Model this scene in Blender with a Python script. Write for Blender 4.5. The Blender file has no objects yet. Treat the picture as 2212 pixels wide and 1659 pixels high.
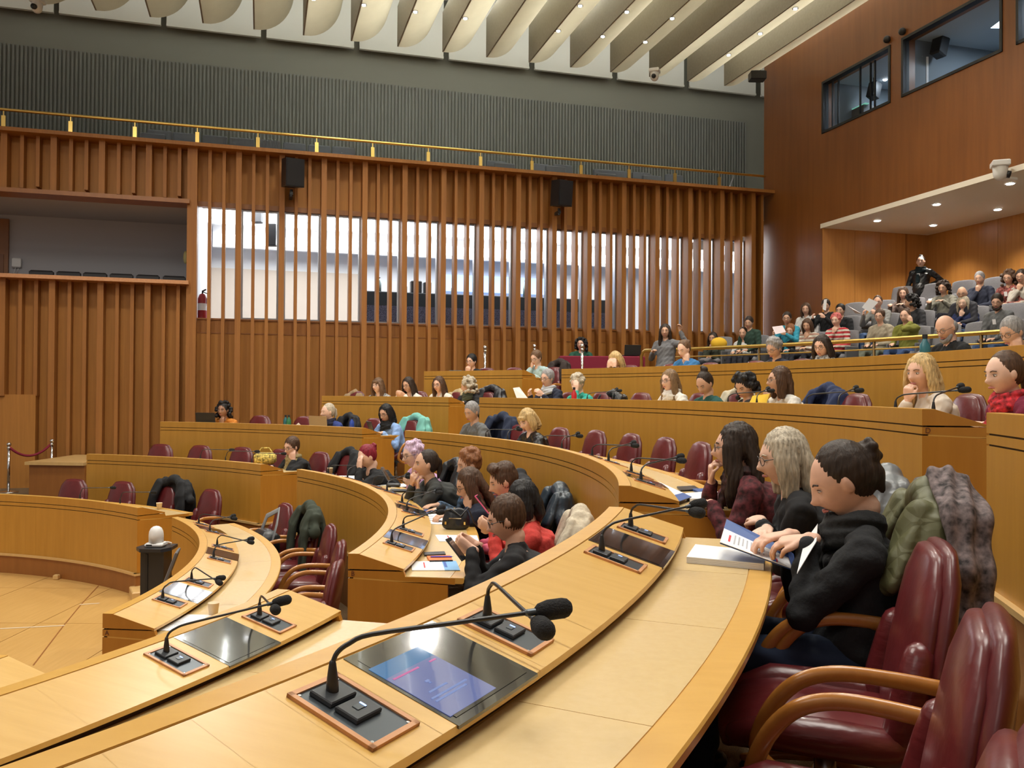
import bpy, math, random
import numpy as np
from mathutils import Vector, Matrix
random.seed(7); rng = np.random.default_rng(7)
SC = bpy.context.scene
COL = SC.collection
PI = math.pi
rad = math.radians
# ------------------------------------------------------------ camera
CZ = 2.25
cam = bpy.data.cameras.new('camera'); cam.sensor_width = 36; cam.lens = 1850/2212*36
cam.clip_start = .05; cam.clip_end = 200
CAM = bpy.data.objects.new('camera', cam); COL.objects.link(CAM)
PITCH = math.atan(18.8/1850); ROLL = math.atan(.0062)
def cam_rot(v):
    c, s = math.cos(PITCH), math.sin(PITCH)
    return Vector((v[0], c*v[1]-s*v[2], s*v[1]+c*v[2]))
ca, sa = math.cos(ROLL), math.sin(ROLL)
AX = cam_rot((ca, 0, sa)); AU = cam_rot((-sa, 0, ca)); AF = cam_rot((0, 1, 0))
m = Matrix(((AX[0], AU[0], -AF[0], 0), (AX[1], AU[1], -AF[1], 0), (AX[2], AU[2], -AF[2], CZ), (0, 0, 0, 1)))
CAM.matrix_world = m
SC.camera = CAM
SC.view_settings.view_transform = 'Standard'; SC.view_settings.look = 'None'
SC.view_settings.gamma = 1; SC.view_settings.use_curve_mapping = False
SC.view_settings.exposure = -0.13
# ------------------------------------------------------------ world and main lights
w = bpy.data.worlds.new('world'); SC.world = w; w.use_nodes = True
w.node_tree.nodes['Background'].inputs[0].default_value = (1.0, .93, .84, 1)
w.node_tree.nodes['Background'].inputs[1].default_value = .32
def area(name, loc, size, power, col=(1, .95, .87), rot=(0, 0, 0), sy=None):
    l = bpy.data.lights.new(name, 'AREA'); l.energy = power; l.color = col; l.size = size
    if sy: l.shape = 'RECTANGLE'; l.size_y = sy
    o = bpy.data.objects.new(name, l); o.location = loc; o.rotation_euler = rot; COL.objects.link(o); return o
area('unseen_area_light', (-5.5, 5.0, 9.2), 4, 520, sy=4)  # area lights added overhead out of view to light the room
area('unseen_area_light', (1.5, 2.5, 8.8), 3.5, 300, sy=3)
area('unseen_area_light', (-7, -3.5, 7.5), 5, 110, rot=(rad(38), 0, rad(-12)), sy=4)  # added behind the camera, brightens the faces turned towards it
for k_, (x_, y_, e_) in enumerate(((-6, 11.5, 750), (-1.5, 10.5, 750), (2.8, 10, 750), (5.2, 13.5, 600), (-3.0, 14.2, 450), (1.5, 14.2, 500))):
    l_ = bpy.data.lights.new('ceiling_downlight', 'SPOT'); l_.energy = e_; l_.spot_size = 2.5; l_.spot_blend = 1; l_.shadow_soft_size = .22; l_.color = (1, .95, .87)
    o_ = bpy.data.objects.new('ceiling_downlight', l_); o_.location = (x_, y_, 9.3); COL.objects.link(o_)
# ------------------------------------------------------------ plan measured from the room
CX, CY = -7.48, 5.454
RR = dict(A=5.169, B=6.630, C=8.100, D=9.632, E=11.111)
LIP = dict(A=.968, B=1.361, C=1.766, D=2.178, E=2.609)
FL = {k: v-.86 for k, v in LIP.items()}
PREV = dict(A=0., B=FL['A'], C=FL['B'], D=FL['C'], E=FL['D'])
SW, SD, WW, WD, CAPW = .311, .0737, .645, .1136, .065
def ray(px, py):
    d = AX*(px-1106)+AF*1850+AU*(829.5-py); return d
def pix(p):
    v = Vector(p)-Vector((0, 0, CZ)); f = v.dot(AF); return (1106+1850*v.dot(AX)/f, 829.5-1850*v.dot(AU)/f)
def at_z(px, py, z):
    d = ray(px, py); t = (z-CZ)/d.z; return Vector((d.x*t, d.y*t, z))
def at_R(px, py, R, near=False):
    d = ray(px, py); a = d.x**2+d.y**2; b = -2*(d.x*CX+d.y*CY); c = CX**2+CY**2-R*R
    q = max(b*b-4*a*c, 0); t = (-b+(-1 if near else 1)*math.sqrt(q))/(2*a)
    return Vector((d.x*t, d.y*t, CZ+d.z*t))
def at_Y(px, py, Y):
    d = ray(px, py); t = Y/d.y; return Vector((d.x*t, Y, CZ+d.z*t))
def ang(p): return math.degrees(math.atan2(p[1]-CY, p[0]-CX))
def pol(R, a, z=0): return Vector((CX+R*math.cos(rad(a)), CY+R*math.sin(rad(a)), z))
# slatted wall frame: u along the wall to the right, off behind it
WE = Vector((.9597, .2812, 0)); WN = Vector((.2812, -.9597, 0)); WY0 = 18.6
def W(u, z, off=0):
    p = Vector((0, WY0, z))+WE*u-WN*off; return p
def wpx(px, py, off=0):
    d = ray(px, py); o = Vector((0, WY0, CZ))-WN*off
    t = (o-Vector((0, 0, CZ))).dot(WN)/d.dot(WN)
    p = d*t; return ((p-Vector((0, WY0, 0))+WN*off).dot(WE), CZ+p.z)
CORN_U = wpx(1650, 400)[0]
CORN = W(CORN_U, 0)
def RW(t, z, off=0):     # right wall: t from the corner towards the camera, off behind it (to the right)
    return CORN+WN*t+WE*off+Vector((0, 0, z))
def rpx(px, py, off=0):
    d = ray(px, py); o = CORN+WE*off
    t = o.dot(WE)/d.dot(WE); p = d*t
    return ((p-o).dot(WN), CZ+p.z)
# ------------------------------------------------------------ materials
MATS = {}
def newmat(name):
    m = bpy.data.materials.new(name); m.use_nodes = True; MATS[name] = m
    return m, m.node_tree, m.node_tree.nodes['Principled BSDF']
def coords(nt, scale=(1, 1, 1), kind='Object'):
    tc = nt.nodes.new('ShaderNodeTexCoord'); mp = nt.nodes.new('ShaderNodeMapping')
    mp.inputs['Scale'].default_value = scale; nt.links.new(tc.outputs[kind], mp.inputs[0]); return mp.outputs[0]
def noise(nt, vec, sc, det=3, rough=.5):
    n = nt.nodes.new('ShaderNodeTexNoise'); n.inputs['Scale'].default_value = sc; n.inputs['Detail'].default_value = det
    n.inputs['Roughness'].default_value = rough; nt.links.new(vec, n.inputs['Vector']); return n.outputs['Fac']
def ramp(nt, fac, stops):
    r = nt.nodes.new('ShaderNodeValToRGB'); e = r.color_ramp.elements
    while len(e) < len(stops): e.new(.5)
    for i, (p, c) in enumerate(stops): e[i].position = p; e[i].color = (*c, 1)
    nt.links.new(fac, r.inputs[0]); return r.outputs[0]
def bump(nt, bs, h, strength, dist=.01):
    b = nt.nodes.new('ShaderNodeBump'); b.inputs['Strength'].default_value = strength; b.inputs['Distance'].default_value = dist
    nt.links.new(h, b.inputs['Height']); nt.links.new(b.outputs[0], bs.inputs['Normal'])
def plain(name, col, rough=.5, metal=0, bmp=None, var=0, emit=None, spec=None, coat=0):
    if name in MATS: return MATS[name]
    m, nt, bs = newmat(name)
    bs.inputs['Base Color'].default_value = (*col, 1); bs.inputs['Roughness'].default_value = rough
    bs.inputs['Metallic'].default_value = metal
    if spec is not None: bs.inputs['Specular IOR Level'].default_value = spec
    if coat: bs.inputs['Coat Weight'].default_value = coat; bs.inputs['Coat Roughness'].default_value = .15
    if emit: bs.inputs['Emission Color'].default_value = (*emit[0], 1); bs.inputs['Emission Strength'].default_value = emit[1]
    if bmp or var:
        v = coords(nt); f = noise(nt, v, bmp[0] if bmp else 20, 4)
        if bmp: bump(nt, bs, f, bmp[1], .01)
        if var:
            a = tuple(c*(1-var) for c in col); b = tuple(min(1, c*(1+var)) for c in col)
            nt.links.new(ramp(nt, f, [(.3, a), (.7, b)]), bs.inputs['Base Color'])
    return m
def wood(name, a, b, scale, rough=.35, fine=1.0, coat=.15, cloud=.35):
    m, nt, bs = newmat(name)
    v = coords(nt, scale); f = noise(nt, v, 1.0, 5, .6)
    v2 = coords(nt, (.9, .9, .5)); g = noise(nt, v2, 1.0, 2)
    mx = nt.nodes.new('ShaderNodeMath'); mx.operation = 'MULTIPLY_ADD'
    mx.inputs[1].default_value = 1-cloud; nt.links.new(f, mx.inputs[0])
    m2 = nt.nodes.new('ShaderNodeMath'); m2.operation = 'MULTIPLY'; m2.inputs[1].default_value = cloud
    nt.links.new(g, m2.inputs[0]); nt.links.new(m2.outputs[0], mx.inputs[2])
    nt.links.new(ramp(nt, mx.outputs[0], [(.32, a), (.68, b)]), bs.inputs['Base Color'])
    bs.inputs['Roughness'].default_value = rough; bs.inputs['Coat Weight'].default_value = coat; bs.inputs['Coat Roughness'].default_value = .25
    bump(nt, bs, f, .04*fine, .004)
    return m
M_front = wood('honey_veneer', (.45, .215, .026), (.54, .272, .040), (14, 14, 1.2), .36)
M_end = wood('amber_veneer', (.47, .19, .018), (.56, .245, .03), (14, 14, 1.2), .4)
M_top = wood('maple_top', (.63, .365, .085), (.71, .44, .125), (3, 30, 8), .3)
M_edge = wood('maple_edge', (.64, .35, .07), (.72, .42, .10), (6, 22, 6), .3)
M_pad = wood('tan_writing_pad', (.67, .475, .21), (.73, .535, .26), (40, 40, 40), .27, .6, .3, .5)
M_ledge = wood('pale_ledge', (.60, .38, .14), (.68, .45, .19), (8, 8, 8), .4)
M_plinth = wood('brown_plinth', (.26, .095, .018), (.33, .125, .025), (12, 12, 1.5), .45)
M_groove = plain('dark_groove', (.05, .022, .006), .7)
M_slat = wood('slat_wood', (.285, .105, .017), (.395, .158, .028), (26, 26, .7), .6, 1, .03)
M_slatp = wood('slat_panel_wood', (.36, .145, .022), (.47, .20, .034), (20, 20, .8), .62, 1, .03)
M_rwall = wood('mahogany_wall', (.185, .062, .013), (.25, .088, .019), (8, 8, .5), .42, 1, .1)
M_niche = wood('niche_veneer', (.42, .17, .035), (.54, .24, .055), (16, 16, .7), .4)
M_dark = plain('near_black', (.012, .012, .014), .5)
M_black = plain('satin_black', (.02, .02, .022), .35)
M_plate = plain('slate_plate', (.085, .10, .115), .3, .6)
M_module = plain('charcoal_module', (.05, .055, .062), .38, .3)
M_foam = plain('black_foam', (.012, .012, .013), .95, bmp=(260, .6))
M_frame = wood('orange_frame', (.55, .24, .09), (.66, .32, .14), (30, 30, 30), .4)
M_glassd = plain('monitor_glass', (.012, .014, .016), .03, 0, spec=.9, coat=1)
M_steel = plain('brushed_steel', (.55, .55, .56), .25, 1)
M_chrome = plain('chrome', (.75, .75, .76), .1, 1)
M_brass = plain('brass', (.86, .60, .18), .28, 1)
M_leather = plain('burgundy_leather', (.125, .016, .018), .33, bmp=(9, .45), var=.14, coat=.2)
M_leather2 = plain('burgundy_leather_shell', (.105, .013, .015), .36, bmp=(14, .25), var=.1, coat=.2)
M_fold, nt, bs = newmat('burgundy_leather_gathered'); bs.inputs['Base Color'].default_value = (.115, .015, .017, 1); bs.inputs['Roughness'].default_value = .3; bs.inputs['Coat Weight'].default_value = .25
bump(nt, bs, noise(nt, coords(nt, (7, 7, 20)), 1.3, 3), .35, .012)
M_arm = wood('armrest_wood', (.42, .16, .03), (.52, .22, .045), (20, 20, 20), .22, 1, .6)
M_white = plain('white_plaster', (.72, .72, .70), .8)
M_paper = plain('white_paper', (.82, .82, .84), .7)
M_ivory = plain('white_plastic', (.78, .78, .77), .35)
M_cup = plain('paper_cup', (.72, .56, .36), .6)
M_carpet = plain('brown_carpet', (.17, .105, .05), .95, bmp=(160, .5), var=.35)
M_skin = [plain('skin_%s' % n, c, .5, bmp=(30, .05), var=.05) for n, c in (('fair', (.76, .49, .37)), ('rosy', (.72, .43, .31)), ('tan', (.62, .36, .24)), ('olive', (.54, .31, .20)), ('brown', (.33, .17, .10)))]
M_eye = plain('eye_dark', (.04, .025, .02), .2)
M_eyew = plain('eye_white', (.7, .68, .65), .3)
M_lip = plain('lip_rose', (.42, .13, .11), .45)
# ------------------------------------------------------------ mesh building
class MB:
    def __init__(s): s.v = []; s.f = []
    def add(s, v, f):
        o = len(s.v); s.v += [tuple(p) for p in v]; s.f += [tuple(i+o for i in q) for q in f]; return s
    def box(s, c, size, M=None, bev=0):
        x, y, z = (k/2 for k in size); c = Vector(c)
        if bev:
            b = min(bev, x*.9, y*.9, z*.9); vs = []
            for sz in (-1, 1):
                for (ix, iz) in ((b, 0), (0, b)) if sz < 0 else ((0, b), (b, 0)):
                    zz = sz*(z-iz)
                    a, d = x-ix, y-ix
                    cc = b*.3
                    vs += [(-a+cc, -d, zz), (a-cc, -d, zz), (a, -d+cc, zz), (a, d-cc, zz), (a-cc, d, zz), (-a+cc, d, zz), (-a, d-cc, zz), (-a, -d+cc, zz)]
            fs = [tuple(range(7, -1, -1)), tuple(range(24, 32))]
            for k in range(3):
                for i in range(8): j = (i+1) % 8; fs.append((k*8+i, k*8+j, (k+1)*8+j, (k+1)*8+i))
        else:
            vs = [(-x, -y, -z), (x, -y, -z), (x, y, -z), (-x, y, -z), (-x, -y, z), (x, -y, z), (x, y, z), (-x, y, z)]
            fs = [(0, 3, 2, 1), (4, 5, 6, 7), (0, 1, 5, 4), (1, 2, 6, 5), (2, 3, 7, 6), (3, 0, 4, 7)]
        if M is not None: vs = [M @ Vector(p)+c for p in vs]
        else: vs = [Vector(p)+c for p in vs]
        return s.add(vs, fs)
    def loft(s, pts, rad_, n=12, xdir=None, cap=True, closed=False):
        pts = [Vector(p) for p in pts]; N = len(pts)
        rr = [(r, r) if not isinstance(r, (tuple, list)) else r for r in (rad_ if isinstance(rad_, (list, tuple)) and len(rad_) == N else [rad_]*N)]
        T = []
        for i in range(N):
            if closed: t = pts[(i+1) % N]-pts[i-1]
            else: t = pts[min(i+1, N-1)]-pts[max(i-1, 0)]
            T.append(t.normalized() if t.length > 1e-9 else Vector((0, 0, 1)))
        if xdir is None:
            a = Vector((1, 0, 0)) if abs(T[0].x) < .8 else Vector((0, 1, 0))
        else: a = Vector(xdir)
        rings = []
        x = a
        def ring(p, x, y, r0, r1): return [p+x*(math.cos(2*PI*k/n)*r0)+y*(math.sin(2*PI*k/n)*r1) for k in range(n)]
        for i in range(N):
            if xdir is not None: x = Vector(xdir)
            x = (x-T[i]*x.dot(T[i])); x = x.normalized() if x.length > 1e-6 else T[i].orthogonal().normalized()
            y = T[i].cross(x)
            if i == 0 and cap and not closed:
                m_ = min(rr[0])
                for c_ in (.15, .55, .88): rings.append(ring(pts[0]-T[0]*m_*math.sqrt(1-c_*c_)*(.98), x, y, rr[0][0]*c_, rr[0][1]*c_))
            rings.append(ring(pts[i], x, y, *rr[i]))
            if i == N-1 and cap and not closed:
                m_ = min(rr[-1])
                for c_ in (.88, .55, .15): rings.append(ring(pts[-1]+T[-1]*m_*math.sqrt(1-c_*c_)*(.98), x, y, rr[-1][0]*c_, rr[-1][1]*c_))
        vs = [p for r in rings for p in r]; fs = []
        K = len(rings)
        for i in range(K if closed else K-1):
            j = (i+1) % K
            for k in range(n): l = (k+1) % n; fs.append((i*n+k, i*n+l, j*n+l, j*n+k))
        if not closed: fs.append(tuple(range(n-1, -1, -1))); fs.append(tuple((K-1)*n+k for k in range(n)))
        return s.add(vs, fs)
    def cyl(s, p0, p1, r0, r1=None, n=16):
        r1 = r0 if r1 is None else r1
        p0, p1 = Vector(p0), Vector(p1); t = (p1-p0).normalized(); x = t.orthogonal().normalized(); y = t.cross(x)
        vs = [p+x*math.cos(2*PI*k/n)*r+y*math.sin(2*PI*k/n)*r for p, r in ((p0, r0), (p1, r1)) for k in range(n)]
        fs = [(k, (k+1) % n, n+(k+1) % n, n+k) for k in range(n)]+[tuple(range(n-1, -1, -1)), tuple(range(n, 2*n))]
        return s.add(vs, fs)
    def lathe(s, prof, c=(0, 0, 0), n=20):
        c = Vector(c); vs = [c+Vector((r*math.cos(2*PI*k/n), r*math.sin(2*PI*k/n), z)) for r, z in prof for k in range(n)]; K = len(prof)
        fs = [(i*n+k, i*n+(k+1) % n, (i+1)*n+(k+1) % n, (i+1)*n+k) for i in range(K-1) for k in range(n)]
        fs += [tuple(range(n-1, -1, -1)), tuple((K-1)*n+k for k in range(n))]
        return s.add(vs, fs)
    def ball(s, c, r, n=14, M=None):
        r = (r, r, r) if not isinstance(r, (tuple, list)) else r; c = Vector(c); h = n//2+1; vs = []; fs = []
        for i in range(h+1):
            th = PI*i/h
            for k in range(n):
                ph = 2*PI*k/n; p = Vector((r[0]*math.sin(th)*math.cos(ph), r[1]*math.sin(th)*math.sin(ph), r[2]*math.cos(th)))
                vs.append(c+(M @ p if M is not None else p))
        for i in range(h):
            for k in range(n): l = (k+1) % n; fs.append((i*n+k, (i+1)*n+k, (i+1)*n+l, i*n+l))
        return s.add(vs, fs)
    def sweep(s, R, prof, a0, a1, step=1.0):
        a0, a1 = sorted((a0, a1)); n = max(1, int(math.ceil((a1-a0)/step))); P = len(prof); vs = []; fs = []
        for i in range(n+1):
            a = rad(a0+(a1-a0)*i/n); c, q = math.cos(a), math.sin(a)
            for dr, z in prof: vs.append((CX+(R+dr)*c, CY+(R+dr)*q, z))
        for i in range(n):
            for j in range(P): k = (j+1) % P; fs.append((i*P+j, (i+1)*P+j, (i+1)*P+k, i*P+k))
        fs.append(tuple(range(P))); fs.append(tuple(n*P+j for j in range(P-1, -1, -1)))
        return s.add(vs, fs)
    def prism(s, poly, ext):       # 3D polygon extruded along ext
        n = len(poly); e = Vector(ext); vs = [Vector(p) for p in poly]+[Vector(p)+e for p in poly]
        fs = [tuple(range(n-1, -1, -1)), tuple(range(n, 2*n))]+[(i, (i+1) % n, n+(i+1) % n, n+i) for i in range(n)]
        return s.add(vs, fs)
    def build(s, name, mat, parent=None, smooth=False, fix=True, loc=None):
        me = bpy.data.meshes.new(name); me.from_pydata(s.v, [], s.f)
        if fix:
            import bmesh
            bm = bmesh.new(); bm.from_mesh(me); bmesh.ops.recalc_face_normals(bm, faces=bm.faces); bm.to_mesh(me); bm.free()
        if smooth:
            me.polygons.foreach_set('use_smooth', [True]*len(me.polygons))
            if smooth == 'auto': me.set_sharp_from_angle(angle=rad(35))
        me.materials.append(mat)
        o = bpy.data.objects.new(name, me); COL.objects.link(o)
        if parent is not None: o.parent = parent
        if loc is not None: o.location = loc
        return o
ORD = ['leftmost', 'second', 'third', 'fourth', 'fifth', 'sixth', 'seventh', 'eighth', 'ninth', 'tenth', 'eleventh', 'twelfth', 'thirteenth', 'fourteenth', 'fifteenth', 'sixteenth', 'seventeenth', 'eighteenth', 'nineteenth', 'twentieth']
def nth(i): return ORD[i] if i == 0 else ORD[i]+' from the left'
def tag(o, label=None, cat=None, group=None, kind=None):
    if label: o['label'] = label
    if cat: o['category'] = cat
    if group: o['group'] = group
    if kind: o['kind'] = kind
    return o
def thing(name, label, cat, loc=(0, 0, 0), rz=0, group=None):
    o = bpy.data.objects.new(name, None); COL.objects.link(o); o.empty_display_size = .1
    o.location = loc; o.rotation_euler = (0, 0, rz); return tag(o, label, cat, group)
def part_w(mb, name, mat, root, smooth=False, **k):   # a part given in world coordinates under a translated, unrotated root
    o = mb.build(name, mat, root, smooth, **k); o.location = -root.location if root.parent is None else Vector((0, 0, 0)); return o
def copy_tree(o, parent=None):
    c = o.copy(); COL.objects.link(c)
    if parent is not None: c.parent = parent
    for ch in o.children: copy_tree(ch, c)
    return c
def struct(o): o['kind'] = 'structure'; return o
# ------------------------------------------------------------ room shell
b = MB(); b.box((-2, 5, -.05), (34, 44, .1)); fl = b.build('floor', None or plain('stage_wood', (.3, .2, .1)), None); struct(fl)
# parquet of the hemicycle as boards laid over the floor
M_parq = wood('pale_parquet', (.53, .30, .085), (.62, .37, .12), (30, 2.5, 10), .42, 1, .15)
fl.data.materials[0] = M_plinth
pq = bpy.data.objects.new('trim_1', None); COL.objects.link(pq); struct(pq)
hh = 0
for i in range(9):
    for j in range(8):
        x0 = -9.5+i*1.0; y0 = 2.4+j*1.45
        c = Vector((x0+.5, y0+.725, .012)); 
        if math.hypot(c.x-CX, c.y-CY) > 6.0: continue
        q = MB(); q.box((0, 0, 0), (.992, 1.442, .02)); o = q.build('floor_board', M_parq, pq); o.location = c
pl_cache = {}
# tiers
def tier(R0, R1, z0, z1, a0, a1, mat, name='floor'):
    q = MB(); q.sweep(0, [(R0, z0), (R1, z0), (R1, z1), (R0, z1)], a0, a1, 2); return struct(q.build(name, mat))
tier(RR['A'], RR['B'], 0, FL['A'], -60, 84, M_carpet)
tier(RR['B'], RR['C'], 0, FL['B'], -60, 80, M_carpet)
tier(RR['C']+.02, RR['D'], 0, FL['C'], -60, 79, M_carpet)
tier(RR['D'], RR['E'], 0, FL['D'], -60, 62, M_carpet)
tier(RR['E'], 14.85, 0, FL['E'], -40, 60, M_carpet)
tier(14.85, 16.5, 1.7, 2.15, -30, 62, M_carpet)
for k in range(4): tier(16.5+.9*k, 17.4+.9*k+(0 if k < 3 else 2.5), 2.0, 2.5+.36*k, -10, 44, M_carpet)
# aisle half steps between the sections
for lo, hi, nm in (('A', 'B', 0), ('B', 'C', 0), ('C', 'D', 0)):
    for a0, a1 in ((-13.2, -7.2), (41.2, 45.5)):
        q = MB(); z = (FL[lo]+FL[hi])/2
        q.sweep(RR[hi]-.28, [(0, FL[lo]), (.28, FL[lo]), (.28, z), (0, z)], a0, a1); struct(q.build('floor', M_ledge))
# side landing by the rope
def q_floor(poly, z0, z1, mat): 
    q = MB(); q.prism([Vector((x, y, z0)) for x, y in poly], (0, 0, z1-z0)); return struct(q.build('floor', mat))
UL = wpx(-60, 500)[0]
# slatted wall ------------------------------------------------
def wallbox(mb, u0, u1, z0, z1, o0, o1):   # o = offset behind wall plane (negative = towards the room)
    poly = [W(u0, z0, o0), W(u1, z0, o0), W(u1, z0, o1), W(u0, z0, o1)]
    return mb.prism(poly, (0, 0, z1-z0))
zcap = wpx(1106, 376)[1]; zwt = wpx(1106, 489)[1]; zwb = wpx(1106, 706)[1]
zlt = wpx(405, 440)[1]; zlb = wpx(405, 612)[1]
uL = wpx(410, 500)[0]; uWl = wpx(425, 500)[0]; uWr = wpx(1602, 600)[0]
PW = plain('x', (1, 1, 1)) if 0 else None
wl = bpy.data.objects.new('wall_back', None); COL.objects.link(wl); struct(wl)
def wpart(mb, n, m, parent=None): return mb.build(n, m, parent or wl)
zfl = 0
G = .155      # fin depth proud of the backing panels
g515, g1477 = wpx(515, 600)[0], wpx(1477, 600)[0]; GS = (g1477-g515)/12
fins = []
k0 = -7; k1 = 15
for k in range(k0, k1):
    for j, fr in enumerate((0, .34, .66)):
        fins.append((g515+GS*(k+fr), j))
fins = [f for f in fins if f[0] < CORN_U-.05]
for i, (u, j) in enumerate(fins):
    big = j == 0; wd = .105 if big else .062; dp = (.31 if big else .24)
    segs = [(0, zcap-.05)]
    if u < uL-.02: segs = [(zlt, zcap-.05), (1.28 if u < wpx(88, 700)[0] else 0, zlb-.06)]
    for s0, s1 in segs:
        if u < uL-.02 and s0 == 1.28: s0 = wpx(40, 855)[1]
        q = MB(); wallbox(q, u-wd/2, u+wd/2, s0, s1, -dp, .02)
        if u < uL-.02 and s0 == zlt: 
            q = MB(); zz = s0+(.0, .05, .09)[j]; wallbox(q, u-wd/2, u+wd/2, zz, s1, -dp, .02)
        wpart(q, 'wall_fin', M_slat)
# backing panels between fins
us = [f[0] for f in fins]
for i in range(len(us)-1):
    a, c = us[i], us[i+1]; mid = (a+c)/2
    if mid < uL:
        q = MB(); wallbox(q, a+.02, c-.02, zlt-.02, zcap-.05, -.02, .05); wpart(q, 'wall_panel', M_slatp)
        q = MB(); wallbox(q, a+.02, c-.02, 0, zlb-.05, -.02, .05); wpart(q, 'wall_panel', M_slatp)
    else:
        q = MB(); wallbox(q, a+.02, c-.02, zwt+.10, zcap-.05, -.02, .05); wpart(q, 'wall_panel', M_slatp)
        if mid > uWr:
            q = MB(); wallbox(q, a+.02, c-.02, 0, zwt+.1, -.02, .05); wpart(q, 'wall_panel', M_slat)
        else:
            q = MB(); wallbox(q, a+.02, c-.02, 0, zwb-.30, -.02, .05); wpart(q, 'wall_panel', M_slatp)
            q = MB(); wallbox(q, a+.02, c-.02, zwb-.28, zwb-.03, -.005, .05); wpart(q, 'sill_panel', M_slatp if 8 < (i % 12) else M_slat)
# cap rail on top, head and sill rails of the window band
q = MB(); wallbox(q, UL-3, CORN_U+.3, zcap-.07, zcap, -.46, .25); wpart(q, 'cap_rail', M_slat)
q = MB(); wallbox(q, uL, uWr, zwt, zwt+.1, -.04, .09); wpart(q, 'window_head_rail', M_plinth)
q = MB(); wallbox(q, uL, uWr, zwb-.30, zwb-.28, -.03, .12); wallbox(q, uL, uWr, zwb-.03, zwb, -.03, .16); wpart(q, 'window_sill_rail', M_plinth)
# loggia opening frame
q = MB(); wallbox(q, UL-3, uL+.02, zlb-.07, zlb, -.46, .35); wpart(q, 'loggia_ledge', M_frame)
q = MB(); wallbox(q, UL-3, uL+.02, zlt-.07, zlt+.01, -.40, .1); wpart(q, 'loggia_lintel', M_plinth)
q = MB(); wallbox(q, uL-.03, uL+.09, 0, zcap-.06, -.30, .12); wpart(q, 'loggia_jamb', M_slat)
# lower-left plain panel
zpl = wpx(40, 852)[1]; upl = wpx(84, 900)[0]
q = MB(); wallbox(q, UL-3, upl, .0, zpl, -.26, .0); wpart(q, 'wall_panel', M_slatp)
# loggia room
M_loggia = plain('cool_white_wall', (.50, .50, .53), .85)
q = MB(); wallbox(q, UL-3, uL+.1, zlb-1.2, zlt+.5, 2.2, 2.3); struct(q.build('wall_loggia', M_loggia))
q = MB(); wallbox(q, UL-3, uL+.1, zlt-.02, zlt+.06, .1, 2.3); struct(q.build('ceiling_loggia', M_loggia))
q = MB(); wallbox(q, UL-3, uL+.1, zlb-1.15, zlb-1.05, .05, 2.3); struct(q.build('floor_loggia', M_carpet))
q = MB(); wallbox(q, uL+.0, uL+.1, zlb-1.2, zlt+.1, .1, 2.3); struct(q.build('wall_loggia_side', M_loggia))
ud = wpx(20, 550, 2.2)[0]
q = MB(); wallbox(q, ud-1.1, ud, zlb-1.1, zlt-.12, 2.12, 2.2); dl = struct(q.build('door_1', M_plinth))
q = MB(); wallbox(q, ud-1.0, ud-.08, zlb-.2, zlb+.7, 2.1, 2.12); q.build('door_panel', M_rwall, dl)
# ---- lobby behind the glass
LW, LC = 5.2, zwt+.45
M_lob = plain('lobby_white', (.80, .80, .80), .7)
M_cream = plain('lobby_cream', (.62, .52, .42), .7)
q = MB(); wallbox(q, uL-.5, CORN_U+2.5, zwb-1.2, LC, LW, LW+.1); struct(q.build('wall_lobby', M_lob))
q = MB(); wallbox(q, uL-.5, CORN_U+2.5, LC, LC+.1, .1, LW+.1); struct(q.build('ceiling_lobby', M_lob))
q = MB(); wallbox(q, uL-.5, CORN_U+2.5, zwb-1.3, zwb-1.2, .1, LW+.1); struct(q.build('floor_lobby', plain('lobby_carpet', (.10, .13, .22), .9, bmp=(60, .4), var=.5)))
q = MB(); wallbox(q, uL+.09, uL+.10, zwb-1.2, LC, .1, LW); struct(q.build('wall_lobby_side', M_lob))
q = MB(); wallbox(q, CORN_U+2.4, CORN_U+2.5, zwb-1.2, LC, .1, LW); struct(q.build('wall_lobby_side', M_lob))
u1, u2 = wpx(560, 600, LW)[0], wpx(760, 600, LW)[0]
q = MB(); wallbox(q, u1-1.4, u2+.2, zwb-1.2, wpx(600, 585, LW)[1], LW-.06, LW); struct(q.build('trim_2', M_cream))
# bulkheads hiding the light coves
q = MB(); wallbox(q, uL+.2, CORN_U+2.4, wpx(900, 548, 4.4)[1]-.1, wpx(900, 520, 4.4)[1]+.45, 4.3, 4.45); struct(q.build('trim_3', M_lob))
M_cove = plain('cove_light', (1, 1, 1), .5, emit=((.93, .96, 1.0), 9.0))
lg = thing('cove_light', 'long bright white light cove glowing behind the slatted windows', 'light', W(0, LC-.3, 4.8))
q = MB(); wallbox(q, uL+.4, CORN_U+2.2, wpx(900, 545, 4.2)[1]-.02, wpx(900, 530, 4.2)[1]+.02, 4.22, 4.28); part_w(q, 'light_strip', M_cove, lg)
area('lobby_light', W((uL+uWr)/2, LC-.08, 2.4), uWr-uL, 800, (.94, .97, 1), (0, 0, math.atan2(WE.y, WE.x)), sy=2.5)
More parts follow.
